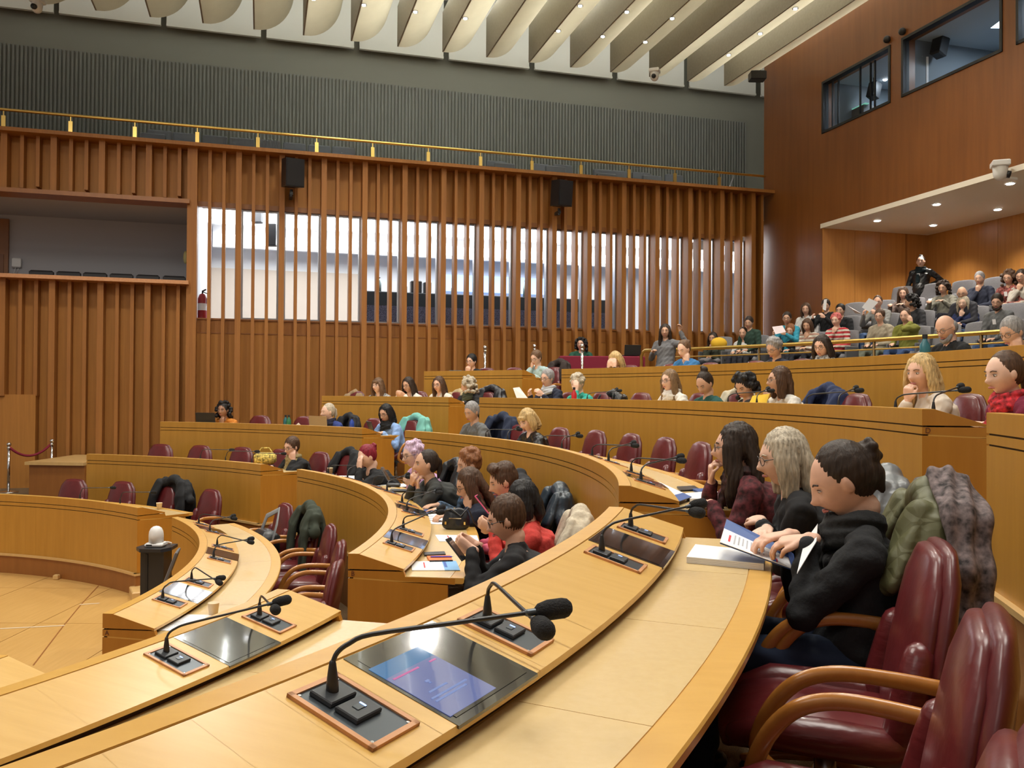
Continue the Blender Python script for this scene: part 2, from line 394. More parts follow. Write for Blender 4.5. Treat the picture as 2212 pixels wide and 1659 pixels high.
# window frames: one mullion frame per group of three bays, glass panes
M_gl, nt, bs = newmat('window_glass'); bs.inputs['Roughness'].default_value = .02
bs.inputs['Transmission Weight'].default_value = 1; bs.inputs['IOR'].default_value = 1.03; bs.inputs['Base Color'].default_value = (.96, .98, .99, 1)
M_alu = plain('grey_aluminium', (.36, .35, .36), .35, .7)
gi = [f[0] for f in fins if f[1] == 0 and f[0] > uL+.1 and f[0] < uWr+.3]
for n_, g in enumerate(gi[:-1]):
    wdw = bpy.data.objects.new('window_%d' % (n_+1), None); COL.objects.link(wdw); struct(wdw)
    a, c = g+.04, gi[n_+1]-.04
    q = MB()
    for s in (a, c-.045): wallbox(q, s, s+.045, zwb, zwt, .0, .14)
    wallbox(q, a, c, zwt-.03, zwt, .02, .1); wallbox(q, a, c, zwb, zwb+.03, .02, .1); q.build('window_frame', M_alu, wdw)
    q = MB(); wallbox(q, a+.04, c-.04, zwb+.02, zwt-.02, .05, .058); q.build('pane', M_gl, wdw)
if 1:
    wdw = bpy.data.objects.new('window_%d' % (len(gi)+1), None); COL.objects.link(wdw); struct(wdw)
    a, c = uL+.1, gi[0]-.04
    q = MB()
    for s in (a, c-.03): wallbox(q, s, s+.03, zwb, zwt, .0, .14)
    q.build('window_frame', M_alu, wdw)
    q = MB(); wallbox(q, a+.03, c-.03, zwb+.02, zwt-.02, .05, .058); q.build('pane', M_gl, wdw)
# ---- upper gallery: floor, grey fluted wall, brass rail
GO = 3.4
zft = wpx(1106, 211, GO)[1]; zgt = wpx(1106, 150, GO)[1]
M_grey = plain('grey_green_plaster', (.20, .20, .165), .85)
M_flute = plain('grey_fluting', (.185, .19, .17), .8)
q = MB(); wallbox(q, UL-6, CORN_U+5, zcap-.5, 14, GO+.03, GO+.2); struct(q.build('wall_gallery', M_grey))
fr = wpx(1612, 300, GO)[0]
q = MB(); u = UL-5
gl_ = bpy.data.objects.new('trim_4', None); COL.objects.link(gl_); struct(gl_)
while u < fr:
    wallbox(q, u, u+.045, zcap-.4, zft, GO-.02, GO+.04); u += .085
o = q.build('fluting', M_flute, gl_); o['kind'] = 'stuff'
q = MB(); wallbox(q, UL-5, CORN_U+4, zcap-.75, zcap-.62, .05, GO+.1); struct(q.build('floor_gallery', M_carpet))
# white lit screens above the grey wall, in bays
M_scrim = plain('white_scrim', (.70, .71, .66), .8)
sc_ = bpy.data.objects.new('trim_5', None); COL.objects.link(sc_); struct(sc_)
edges = [-300, -130, 121, 353, 569, 770, 963, 1148, 1327, 1482, 1637, 1790]
for e0, e1 in zip(edges[:-1], edges[1:]):
    a = wpx(e0+6, 150, GO-.2)[0]; c = wpx(e1-6, 150, GO-.2)[0]
    q = MB(); wallbox(q, a, c, zgt, 13, GO-.24, GO-.2); q.build('scrim_panel', M_scrim, sc_)
    q = MB(); wallbox(q, a, c, zgt-.03, zgt+.02, GO-.27, GO-.18); q.build('scrim_rail', M_scrim, sc_)
# brass handrail, posts and glass panels
zr0 = wpx(1106, 333, -.1)[1]
gr = thing('gallery_railing', 'brass handrail with glass panels along the top of the slatted wall', 'railing', W(0, zcap, -.1))
q = MB(); q.loft([W(UL-2.5, zr0, -.1), W(CORN_U-.05, zr0, -.1)], .028, 10); part_w(q, 'handrail', M_brass, gr, True)
ppx = [7, 152, 291, 426, 557, 684, 805, 925, 1038, 1149, 1255, 1359, 1458]
pu = [wpx(p, 330, -.1)[0] for p in ppx]; pu = [pu[0]-(pu[1]-pu[0])]+pu+[pu[-1]+(pu[-1]-pu[-2])]
for u in pu:
    q = MB(); wallbox(q, u-.035, u+.035, zcap, zcap+(zr0-zcap)*.72, -.12, -.08)
    wallbox(q, u-.008, u+.008, zcap+(zr0-zcap)*.7, zr0, -.108, -.092); part_w(q, 'post', M_brass, gr)
for a, c in zip(pu[:-1], pu[1:]):
    q = MB(); wallbox(q, a+.05, c-.05, zcap+.01, zcap+(zr0-zcap)*.8, -.104, -.094); part_w(q, 'glass_panel', M_gl, gr)
q = MB(); q.loft([W(CORN_U-.75, zcap-.05, .3), W(CORN_U-.75, zr0-.25, .3), W(CORN_U-.05, zr0+.45, 1.2)], .02, 8)
tag(q.build('stair_rail', M_steel, None, True), 'dark metal stair rail in the far right corner of the upper gallery', 'railing')
# ceiling over everything, white and bright
zc = 12.2
q = MB(); q.prism([(-22, -8, zc), (14, -8, zc), (14, 30, zc), (-22, 30, zc)], (0, 0, .1)); struct(q.build('ceiling', plain('ceiling_white', (.8, .8, .78), .8)))
# ceiling beams: vertical left face with shade put into its colour, curved beige underside
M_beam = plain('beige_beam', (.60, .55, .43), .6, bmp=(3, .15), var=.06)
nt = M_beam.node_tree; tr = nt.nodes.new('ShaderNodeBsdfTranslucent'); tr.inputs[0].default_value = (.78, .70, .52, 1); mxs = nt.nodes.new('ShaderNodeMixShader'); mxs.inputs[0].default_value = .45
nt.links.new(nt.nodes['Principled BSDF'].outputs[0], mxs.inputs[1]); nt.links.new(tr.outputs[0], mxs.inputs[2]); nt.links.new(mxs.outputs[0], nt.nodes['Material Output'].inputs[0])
M_beam_shade = plain('shaded_beam_side', (.30, .27, .215), .7, var=.06)
tip_px = [94, 206, 326, 437, 549, 655, 758, 858, 957, 1049, 1143, 1233, 1319, 1402, 1485, 1565]
OFF = 0.0
t0 = wpx(549, 65, OFF); t1 = wpx(1565, 188, OFF); BS = (t1[0]-t0[0])/11; zt = (t0[1]+t1[1])/2+.02
bw, bh = BS*.80, .85
for i in range(-5, 12):
    u0 = t0[0]+BS*i
    bt = thing('ceiling_beam', None, 'beam', W(u0, zt, OFF)); bt['group'] = 'curved beige ceiling beams'
    tag(bt, 'long beige ceiling beam with a curved underside, %s' % nth(i+5))
    L = 17.0
    prof = []
    for k in range(11):
        th = k/10*PI/2
        prof.append((bw*math.sin(th)**1.0*1.0, bh*(1-math.cos(th))))
    prof = [(0, 0)]+[(.05+(bw-.05)*math.sin(k/12*PI/2), bh*(1-math.cos(k/12*PI/2))) for k in range(1, 13)]
    vs = []; fs = []; NL = 16
    for s in range(NL+1):
        y = L*s/NL
        for (x, z) in prof:
            # nose: the end rises in a curve towards the wall
            vs.append(W(u0+x, zt+z, OFF-y)-bt.location)
    P = len(prof)
    for s in range(NL):
        for j in range(P-1): fs.append((s*P+j, s*P+j+1, (s+1)*P+j+1, (s+1)*P+j))
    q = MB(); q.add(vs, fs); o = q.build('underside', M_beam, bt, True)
    q = MB(); q.prism([W(u0-.015, zt, OFF)-bt.location, W(u0+.015, zt, OFF)-bt.location, W(u0+.015, zt, OFF-L)-bt.location, W(u0-.015, zt, OFF-L)-bt.location], (0, 0, bh)); q.build('side_panel', M_beam_shade, bt)
# luminous troughs above the beams
M_lum = plain('luminous_trough', (1, 1, 1), .5, emit=((.97, 1.0, .95), 16.0))
M_lum2 = plain('luminous_trough_dim', (1, 1, 1), .5, emit=((.97, 1.0, .92), 3.5))
for i in range(-4, 12):
    u0 = t0[0]+BS*(i+.91)
    strong = i in (1, 2, 3, 4, 9, 10, 6)
    lt = thing('ceiling_trough_light', '%s luminous strip above the ceiling beams, %s' % ('bright' if strong else 'dim', nth(i+4)), 'light', W(u0, zt+1.6, OFF-4), 0, 'luminous strips above the beams' if strong else 'dim strips above the beams')
    q = MB(); pp = [W(u0-.10, zt+1.12, OFF-.5), W(u0+.10, zt+1.12, OFF-.5), W(u0+.10, zt+1.12, OFF-17), W(u0-.10, zt+1.12, OFF-17)]
    q.prism(pp, (0, 0, .06)); part_w(q, 'diffuser', M_lum if strong else M_lum2, lt)
# downlights set in the beam edges
M_spot = plain('spot_emit', (1, 1, 1), .3, emit=((.95, .97, 1), 40))
spots = [(677, -2), (786, 11), (897, 26), (1005, 40), (1253, 13), (1354, 26), (1452, 40), (1206, 67), (1302, 79), (1394, 91), (1718, 19), (1642, 73), (1574, 119)]
for si, (sx, sy) in enumerate(sorted(spots)):
    d = ray(sx, sy); t = (zt-.01-CZ)/d.z; p = Vector((d.x*t, d.y*t, zt-.012))
    lt = thing('ceiling_spotlight', 'small recessed spotlight shining in a ceiling beam, %s' % nth(si), 'light', p, 0, 'spotlights in the ceiling beams')
    q = MB(); q.lathe([(.055, 0), (.055, .03), (.04, .03), (.04, .005)], n=14); q.build('rim', M_steel, lt)
    q = MB(); q.lathe([(.036, -.008), (.036, .006)], n=14); q.build('bulb', M_spot, lt)
# ---- right wall with niche and control booths
tn = rpx(1776, 560)[0]; zs = (rpx(1779, 489)[1]+rpx(2212, 366)[1])/2
tend = rpx(2212, 500)[0]+9
def rbox(mb, t0_, t1_, z0, z1, o0, o1): return mb.prism([RW(t0_, z0, o0), RW(t1_, z0, o0), RW(t1_, z0, o1), RW(t0_, z0, o1)], (0, 0, z1-z0))
b1 = rpx(1776, 288); b2 = rpx(1924, 221); b3 = rpx(1948, 213); b4 = rpx(2166, 112); zb = (b1[1]+b2[1]+b3[1]+b4[1])/4; zt_b = rpx(1776, 178)[1]
b5 = rpx(2196, 110)
rw = struct(MB().build('wall_right', M_rwall) if 0 else bpy.data.objects.new('wall_right', None)); COL.objects.link(rw)
def rpart(q, n, m): return q.build(n, m, rw)
q = MB(); rbox(q, 0, tn, 0, zs, 0, .3); rpart(q, 'wall_panel', M_rwall)
q = MB(); rbox(q, 0, tend, zs, zb, 0, .3); rpart(q, 'wall_panel', M_rwall)
q = MB(); rbox(q, 0, b1[0], zb, 12.2, 0, .3); rpart(q, 'wall_panel', M_rwall)
q = MB(); rbox(q, b1[0], tend, zt_b, 12.2, 0, .3); rpart(q, 'wall_panel', M_rwall)
for a, c in ((b2[0], b3[0]), (b4[0], b5[0])):
    q = MB(); rbox(q, a, c, zb, zt_b, 0, .3); rpart(q, 'wall_panel', M_rwall)
q = MB(); rbox(q, b5[0]+1.6, tend, zb, zt_b, 0, .3); rpart(q, 'wall_panel', M_rwall)
# niche walls
ND = (at_Y(2010, 505, 1)*1.0); 
q = MB(); nd = 2.72
def nichebox(mb, a, c, z0, z1): return mb.prism([RW(tn-.06, z0, a), RW(tn-.06, z0, c), RW(tn+.012, z0, c), RW(tn+.012, z0, a)], (0, 0, z1-z0))
npx = [1776, 1846, 1901, 1955]
def off_of(px):
    d = ray(px, 560); o = RW(tn, 0, 0); t = o.dot(WN)/d.dot(WN); return (d*t-o).dot(WE)
offs = [0]+[off_of(p) for p in npx[1:]]
nw = bpy.data.objects.new('wall_niche', None); COL.objects.link(nw); struct(nw)
for a, c in zip(offs[:-1], offs[1:]):
    q = MB(); nichebox(q, a+.004, c-.004, 2.0, zs); q.build('wall_panel', M_niche, nw)
q = MB(); nichebox(q, offs[-1]+.05, nd, 2.0, zs); q.build('wall_panel', M_niche, nw)
q = MB(); nichebox(q, offs[-1]-.002, offs[-1]+.05, 2.0, zs); q.build('corner_strip', M_plinth, nw)
for k in range(5):
    q = MB(); rbox(q, tn+k*1.9+.004, tn+(k+1)*1.9-.004, 2.0, zs, nd, nd+.1); q.build('wall_panel', M_niche, nw)
M_soff = plain('cream_soffit', (.84, .77, .64), .7)
q = MB(); rbox(q, tn-.05, tend, zs-.015, zs+.08, -.012, nd+.1); struct(q.build('ceiling_niche', M_soff))
for sx, sy, wh in ((1895, 477, 'leftmost'), (2023, 442, 'upper of the middle pair'), (2016, 487, 'lower of the middle pair'), (2155, 453, 'right, above the last rows'), (2182, 397, 'topmost, below the white camera')):
    p = at_z(sx, sy, zs-.03)
    lt = thing('recessed_spotlight', 'round spotlight in the cream soffit over the audience, '+wh, 'light', p, 0, 'spotlights in the soffit')
    q = MB(); q.lathe([(.085, 0), (.085, .012), (.06, .012), (.06, .0)], n=18); q.build('rim', M_ivory, lt)
    q = MB(); q.lathe([(.058, -.008), (.058, .006)], n=18); q.build('bulb', M_spot, lt)
    l = bpy.data.lights.new('soffit_spot', 'SPOT'); l.energy = 150; l.spot_size = 1.9; l.spot_blend = .8; l.shadow_soft_size = .08; l.color = (1, .93, .82)
    o = bpy.data.objects.new('soffit_spot', l); o.location = p-Vector((0, 0, .05)); COL.objects.link(o)
TMP = bpy.data.scenes.new('scratch')
# ------------------------------------------------------------ desks
def letter(ch, loc, rz, size, parent, mat, rx=PI/2):
    c = bpy.data.curves.new('letter', 'FONT'); c.body = ch; c.size = size; c.extrude = .0008; c.align_x = 'CENTER'; c.align_y = 'CENTER'
    c.materials.append(mat); fo_ = bpy.data.objects.new('scratch_letter', c); TMP.collection.objects.link(fo_)
    with bpy.context.temp_override(scene=TMP, view_layer=TMP.view_layers[0]): dg = bpy.context.evaluated_depsgraph_get(); dg.update()
    me = bpy.data.meshes.new_from_object(fo_.evaluated_get(dg)); TMP.collection.objects.unlink(fo_); bpy.data.objects.remove(fo_); bpy.data.curves.remove(c)
    o = bpy.data.objects.new('letter', me); COL.objects.link(o); o.location = loc; o.rotation_euler = (rx, 0, rz)
    if parent is not None: o.parent = parent
    return o
M_slot = plain('led_blue', (.2, .3, .9), .3, emit=((.35, .5, 1), 2.2))
M_letter = plain('letter_brown', (.16, .05, .02), .5)
def slope_frame(R, L, a):        # frame on the sloped console panel: x = tangential, y = down the slope (outwards), z = normal
    th = rad(a); er = Vector((math.cos(th), math.sin(th), 0)); et = Vector((-math.sin(th), math.cos(th), 0))
    sl = (-SD)/(SW-CAPW); y = (er+Vector((0, 0, sl))).normalized(); x = et; z = x.cross(y)
    if z.z < 0: z = -z
    M = Matrix((x, y, z)).transposed()
    return M, y, z, er, et
def slope_pt(R, L, a, d, up=0):   # d = distance outwards from the lip
    M, y, z, er, et = slope_frame(R, L, a); s = (d-CAPW)/(SW-CAPW)
    return pol(R+d, a, L-SD*s)+z*up
def mic(R, L, a, d, tip, label, scale=1.0, big=False, bend=.11):
    base = slope_pt(R, L, a, d, .012)
    t = thing('gooseneck_microphone', label, 'microphone', base)
    tp = Vector(tip)-base; up = Vector((0, 0, 1))
    hz_ = Vector((tp.x, tp.y, 0))
    n = MB(); n.loft([(0, 0, 0), (0, 0, .02), (0, 0, .045)], [.011, .0095, .006], 10); n.build('collar', M_black, t, True)
    pts = []
    ctrl = [Vector((0, 0, .045)), hz_*.02+Vector((0, 0, .062)), hz_*.07+Vector((0, 0, bend)), hz_*.17+Vector((0, 0, bend+.012)), hz_*.17*.5+tp*.45+Vector((0, 0, (bend+.012)*.5)), tp*.9]
    for i in range(len(ctrl)-1):
        for k in range(4):
            s = k/4; q0 = ctrl[max(i-1, 0)]; q1 = ctrl[i]; q2 = ctrl[i+1]; q3 = ctrl[min(i+2, len(ctrl)-1)]
            pts.append(.5*((2*q1)+(-q0+q2)*s+(2*q0-5*q1+4*q2-q3)*s*s+(-q0+3*q1-3*q2+q3)*s**3))
    pts.append(ctrl[-1])
    n = MB(); n.loft(pts, .0042 if big else .0045, 8); n.build('stem', M_black, t, True)
    d_ = (pts[-1]-pts[-3]).normalized()
    n = MB(); n.loft([pts[-1]-d_*.004, pts[-1]+d_*.03], .0065, 10); n.build('capsule', M_plate, t, True)
    n = MB(); f0 = pts[-1]+d_*.025; n.loft([f0, f0+d_*.012, f0+d_*.04], [.0155, .0185, .0185], 16); n.build('foam_windscreen', M_foam, t, True)
    return t
def console(R, L, a, root, led=True):
    M, y, z, er, et = slope_frame(R, L, a); o0 = root.location
    c = slope_pt(R, L, a, .185, .0)-o0
    q = MB(); fl_, fw = .184, .122
    for sx in (-1, 1): q.box(c+M @ Vector((sx*(fw/2-.005), 0, .002)), (.010, fl_, .009), M)
    for sy in (-1, 1): q.box(c+M @ Vector((0, sy*(fl_/2-.005), .002)), (fw, .010, .009), M)
    u = q.build('microphone_console', M_frame, root)
    q = MB(); q.box(c+z*.001, (fw-.018, fl_-.018, .005), M); q.build('metal_plate', M_plate, u)
    for k, dy in enumerate((-.047, .009)):
        q = MB(); q.box(c+M @ Vector((0, dy, .008)), (.063, .048, .010), M, .002); q.build('module', M_module, u)
    q = MB(); q.box(c+M @ Vector((0, .009, .0135)), (.022, .014, .002), M, .0008); q.build('push_button', M_plate, u)
    q = MB(); q.box(c+M @ Vector((.0085, .009, .0148)), (.0035, .013, .0012), M); q.build('indicator_light', M_slot, u)
    for sx in (-1, 1):
        for sy in (-1, 1):
            q = MB(); q.cyl(c+M @ Vector((sx*.046, sy*.078, .003)), c+M @ Vector((sx*.046, sy*.078, .005)), .003, n=8); q.build('screw', M_steel, u)
def screen(R, L, a, root, half, lit=False):
    M, y, z, er, et = slope_frame(R, L, a); o0 = root.location
    q = MB(); sl = SD/(SW-CAPW)
    q.sweep(R, [(CAPW+.003, L+.001), (SW+.004, L-SD), (SW+.004, L-SD-.006), (CAPW+.003, L-.005)], a-half, a+half, .5)
    g = part_w(q, 'monitor_glass', M_glassd, root)
    hw = half-.12; up = .0030; zf = lambda d: L+up-sl*(d-CAPW)
    def patch(d0, d1, b0, b1, n, m, k=0.):
        q = MB(); q.sweep(R, [(d0, zf(d0)+k), (d1, zf(d1)+k), (d1, zf(d1)-.001), (d0, zf(d0)-.001)], b0, b1, .5); return q.build(n, m, g)
    if lit:
        patch(CAPW+.022, SW-.012, a-hw, a+hw, 'display_bezel', M_dispoff, -.0006)
        patch(.118, .292, a-.97, a+.12, 'display_picture', M_disp)
        for i, (dd, b0, b1, m_) in enumerate(((.163, a-.9, a-.35, M_dtx1), (.163, a-.1, a+.05, M_dtx1), (.225, a-.75, a-.35, M_dtx2), (.240, a-.85, a-.05, M_dtx2), (.249, a-.85, a-.15, M_dtx2), (.200, a-.58, a-.50, M_dtx2), (.206, a-.56, a-.52, M_dtx2))):
            patch(dd, dd+(.005 if i > 4 else .0045), b0, b1, 'display_text', m_, .0004)
    else: patch(CAPW+.022, SW-.012, a-hw, a+hw, 'display_bezel', M_dispoff, -.0006)
M_dtx1 = plain('display_text_red', (.2, .02, .1), .3, emit=((.35, .06, .25), .8)); M_dtx2 = plain('display_text_blue', (.03, .06, .2), .3, emit=((.08, .14, .35), .8))
M_dispoff = plain('display_off', (.006, .007, .008), .06, spec=.8, coat=1)
M_disp, nt, bs = newmat('display_picture')
v = coords(nt, (1, 1, 1)); 
bs.inputs['Base Color'].default_value = (.02, .03, .05, 1); bs.inputs['Roughness'].default_value = .04; bs.inputs['Coat Weight'].default_value = 1
sep = nt.nodes.new('ShaderNodeVectorMath'); sep.operation = 'DOT_PRODUCT'
nt.links.new(v, sep.inputs[0]); sep.inputs[1].default_value = (math.cos(rad(-27.4)), math.sin(rad(-27.4)), 0)
# ramp along the radial direction: grey-blue header, blue band, lilac page
mr = nt.nodes.new('ShaderNodeMapRange'); mr.inputs['From Min'].default_value = 0; mr.inputs['From Max'].default_value = 1
DISP_RANGE = mr
nt.links.new(sep.outputs['Value'], mr.inputs['Value'])
rc = nt.nodes.new('ShaderNodeValToRGB'); rc.color_ramp.interpolation = 'CONSTANT'
e = rc.color_ramp.elements; e[0].position = 0; e[0].color = (.02, .03, .04, 1); e[1].position = .10; e[1].color = (.05, .20, .42, 1)
x_ = e.new(.30); x_.color = (.17, .20, .42, 1)
nt.links.new(mr.outputs[0], rc.inputs[0]); nt.links.new(rc.outputs[0], bs.inputs['Emission Color']); bs.inputs['Emission Strength'].default_value = 1.0
UNIT = dict(A=14.3, B=11.4, C=9.75, D=8.2, E=7.1)
HALF = {k: .15/(RR[k]+.19)*57.3 for k in 'ABCDE'}; CON = {k: .265/(RR[k]+.19)*57.3 for k in 'ABCDE'}
def desk(row, a0, a1, units, label, ends=(1, 1), letter_end=None, ch=None, lit=(), joints=None, detail=True):
    a0, a1 = sorted((a0, a1)); R, L = RR[row], LIP[row]; U = UNIT[row]
    root = thing('curved_desk', label, 'desk', pol(R, (a0+a1)/2, FL[row]), 0, None)
    e = .03
    js = [a0]+[j for j in (joints or sorted([u-U/2 for u in units]+[max(units)+U/2])) if a0+1.5 < j < a1-1.5]+[a1] if (units or joints) else [a0, a1]
    gap = .0022/R*57.3
    P = lambda q, n, m, s=False: part_w(q, n, m, root, s)
    q = MB(); q.sweep(R, [(0, L), (0, L-.082), (CAPW-.002, L-.082), (CAPW-.002, L)], a0, a1); P(q, 'lip_rail', M_front)
    q = MB(); q.sweep(R, [(.001, L), (.001, L+.0025), (CAPW-.003, L+.0025), (CAPW-.003, L)], a0, a1); P(q, 'lip_top', M_edge)
    q = MB(); q.sweep(R, [(.008, L-.07), (.008, L-.15), (.026, L-.15), (.026, L-.07)], a0+.05, a1-.05); P(q, 'groove_backing', M_groove)
    q = MB(); q.sweep(R, [(0, L-.09), (0, L-.126), (.03, L-.126), (.03, L-.09)], a0, a1); P(q, 'front_band', M_front)
    for c0, c1 in zip(js[:-1], js[1:]):
        q = MB(); q.sweep(R, [(0, L-.134), (0, L-.71), (.03, L-.71), (.03, L-.134)], c0+gap/3, c1-gap/3); P(q, 'front_panel', M_front)
        q = MB(); q.sweep(R, [(CAPW, L+.0), (SW, L-SD), (SW, L-SD-.016), (CAPW, L-.016)], c0+gap/2, c1-gap/2); P(q, 'console_panel', M_top)
    q = MB(); q.sweep(R, [(CAPW+.05, L-.05), (SW-.03, L-SD-.02), (SW-.03, L-WD-.01), (CAPW+.05, L-WD-.01)], a0+.1, a1-.1); P(q, 'console_box', M_groove)
    q = MB(); q.sweep(R, [(.03, L-WD-.003), (WW-.075, L-WD-.003), (WW-.075, L-WD-.03), (.03, L-WD-.03)], a0, a1); P(q, 'worktop', M_edge)
    q = MB(); q.sweep(R, [(WW-.075, L-WD), (WW-.004, L-WD), (WW, L-WD-.006), (WW-.002, L-WD-.026), (WW-.01, L-WD-.032), (WW-.075, L-WD-.032)], a0, a1); P(q, 'worktop_edge', M_edge)
    n = max(1, round((a1-a0)/(U/2))) if units else 1
    for i in range(n):
        c0 = a0+(a1-a0)*i/n; c1 = a0+(a1-a0)*(i+1)/n
        q = MB(); q.sweep(R, [(SW-.02, L-WD), (WW-.078, L-WD), (WW-.078, L-WD-.004), (SW-.02, L-WD-.004)], c0+gap/2, c1-gap/2); P(q, 'writing_pad', M_pad)
    q = MB(); q.sweep(R, [(-.03, L-.71), (-.03, L-.735), (.03, L-.735), (.03, L-.71)], a0-.15, a1+.15); P(q, 'ledge', M_ledge)
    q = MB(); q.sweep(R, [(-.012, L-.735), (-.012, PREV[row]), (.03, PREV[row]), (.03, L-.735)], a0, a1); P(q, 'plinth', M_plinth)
    ew = .025/R*57.3
    for k, on in enumerate(ends):
        if not on: continue
        s0, s1 = (a0-.002, a0+ew) if k == 0 else (a1-ew, a1+.002)
        q = MB(); q.sweep(R, [(.0, L-.001), (CAPW, L-.001), (SW, L-SD-.001), (SW, L-.082), (.0, L-.082)], s0, s1); P(q, 'end_cheek', M_end)
        q = MB(); q.sweep(R, [(.0, L-.09), (WW-.02, L-WD-.004), (WW-.06, L-.15), (0, L-.126)], s0, s1) if 0 else q.sweep(R, [(.0, L-.09), (SW, L-.09), (SW+.01, L-WD-.004), (WW-.05, L-WD-.004), (WW-.05, L-.15), (0, L-.126)], s0, s1); P(q, 'end_band', M_end)
        q = MB(); q.sweep(R, [(.0, L-.134), (0, L-.71), (WW-.09, L-.71), (WW-.09, L-.155)], s0, s1); P(q, 'end_panel', M_end)
        q = MB(); q.sweep(R, [(-.03, L-.71), (-.03, L-.735), (WW-.06, L-.735), (WW-.06, L-.71)], s0-.15, s1+.15); P(q, 'end_ledge', M_ledge)
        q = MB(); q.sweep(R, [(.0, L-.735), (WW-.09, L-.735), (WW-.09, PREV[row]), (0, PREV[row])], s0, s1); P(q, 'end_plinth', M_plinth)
    if ch:
        aa = a0 if letter_end == 0 else a1; d = -1 if letter_end == 0 else 1
        et = Vector((-math.sin(rad(aa)), math.cos(rad(aa)), 0))*d
        p = pol(R+.028, aa, L-.108)+et*.0015
        letter(ch, p-root.location, math.atan2(et.x, -et.y)+0, .038, root, M_letter)
    for i, ua in enumerate(units):
        if a0 < ua < a1 and detail: screen(R, L, ua, root, HALF[row], lit=(i in lit))
        if detail:
            for s in (-1, 1):
                ca_ = ua+s*CON[row]
                if a0+.3 < ca_ < a1-.3: console(R, L, ca_, root)
    return root
def seq(start, U, n): return [start+U*i for i in range(n)]
uA = [1.8, 16.2, 30.7]; uB = [-.35, 11.2, 22.6, 34.0]; uC = [-1.9, 7.85, 17.6, 27.35, 37.1]
DK = {}
DK['A'] = desk('A', -5.9, 38.4, uA, 'front row curved golden wood desk around the open floor, letter A at its near end', letter_end=0, ch='A')
DK['B'] = desk('B', -6.5, 40.6, uB, 'second row curved wood desk with seated delegates, letter B at its near end', letter_end=0, ch='B')
DK['C'] = desk('C', -6.9, 40.7, uC, 'third row curved wood desk with mostly empty burgundy chairs behind it', ends=(1, 1))
aD1 = ang(at_R(1992, 885, RR['D'])); 
DK['D'] = desk('D', aD1, 43.2, [-3.6, 4.6, 12.8, 21, 29.2, 37.4], 'fourth row curved wood desk, letter D on its end panel', letter_end=0, ch='D')
aE0 = ang(at_R(1213, 796, RR['E']))
DK['E'] = desk('E', -12, aE0, [], 'fifth and highest curved wood desk in front of the brass rail', ends=(0, 1), joints=[-5, 2, 9, 16, 23, 30, 37])
DK['A2'] = desk('A', -60, -14.6, [], 'corner of a curved desk at the bottom left beside the parquet', joints=[-28])
DK['B2'] = desk('B', -62, -14.0, [-19.38, -30.8, -42.2], 'near left curved desk with a monitor between two microphones', joints=[-25.2, -36.6, -48])
DK['C2'] = desk('C', -50, -12.9, [-17.72, -27.47, -37.2], 'nearest curved desk across the foreground with two monitors set in it', lit=(1,), joints=[-22.6, -32.4, -42.1])
aD2 = ang(at_R(2131, 884, RR['D']))
DK['D2'] = desk('D', -50, aD2, [], 'curved desk front at the right edge behind the foreground chairs', joints=[-24, -34])
def xang(px, py, R): return ang(at_R(px, py, R))
DK['AL'] = desk('A', xang(297, 1099, RR['A']), 84, [], 'front row desk of the left section facing the parquet floor', joints=[58, 70])
DK['BL'] = desk('B', xang(563, 1003, RR['B']), xang(187, 977, RR['B']), [], 'second row desk of the left section below the slatted wall', joints=[58, 68])
DK['CL'] = desk('C', xang(782, 925, RR['C']), xang(346, 908, RR['C']), [], 'third row desk of the left section with a laptop on it', joints=[55, 65])
DK['DL'] = desk('D', xang(969, 858, RR['D']), xang(695, 855, RR['D']), [], 'fourth row desk of the left section with four women behind it', joints=[])
DK['EL'] = desk('E', xang(1128, 798, RR['E']), xang(916, 802, RR['E']), [], 'fifth row short desk of the left section in front of the slats', joints=[])
# set the display mapping to the real radial distance of the lit monitor
d0 = (pol(RR['C']+.095, -27.4)-Vector((0, 0, 0))).dot(Vector((math.cos(rad(-27.4)), math.sin(rad(-27.4)), 0)))
DISP_RANGE.inputs['From Min'].default_value = d0; DISP_RANGE.inputs['From Max'].default_value = d0+.2
# ------------------------------------------------------------ microphones, two beside every monitor
def mic_pair(row, ua, where, dz=.1, big=False, sides=(-1, 1), da=0):
    R, L = RR[row], LIP[row]
    for s in sides:
        tip = pol(R+.40, ua+s*(-.12)+da, L+dz+(.012 if s < 0 else -.008))
        side = 'nearer' if s < 0 else 'farther'
        mic(R, L, ua+s*CON[row], .137, tip, 'gooseneck microphone, the %s of two %s' % (side, where), big=big, bend=.075)
mic_pair('C', -27.47, 'at the large lit monitor on the foreground desk', .09, True)
mic_pair('C', -17.72, 'at the dark monitor beside the reading woman', .108, True)
mic_pair('B', -19.38, 'at the monitor of the near left desk', .118, True)
mic_pair('A', 1.8, 'at the nearest monitor of the front row', .05)
mic_pair('A', 16.2, 'at the middle monitor of the front row', .07)
mic_pair('A', 30.7, 'at the far end of the front row', .07)
mic_pair('B', -.35, 'at the monitor by the black handbag', .15)
mic_pair('B', 11.2, 'beside the writing woman in the second row', .11)
mic_pair('B', 22.6, 'before the women reading papers', .10)
mic_pair('B', 34.0, 'before the red-haired woman', .10)
mic_pair('C', -1.9, 'by the open folder in the third row', .1)
mic_pair('C', 7.85, 'before the empty third row chairs', .1)
mic_pair('C', 17.6, 'before the blonde in a leather jacket', .1)
mic_pair('C', 27.35, 'before the man in the grey sweater', .1)
for a, nm in ((-3.6, 'before the woman with long blonde hair'), (4.6, 'before the empty chair with the navy jacket'), (12.8, 'by the yellow folder'), (29.2, 'before the man holding a paper')):
    mic_pair('D', a, nm, .12)
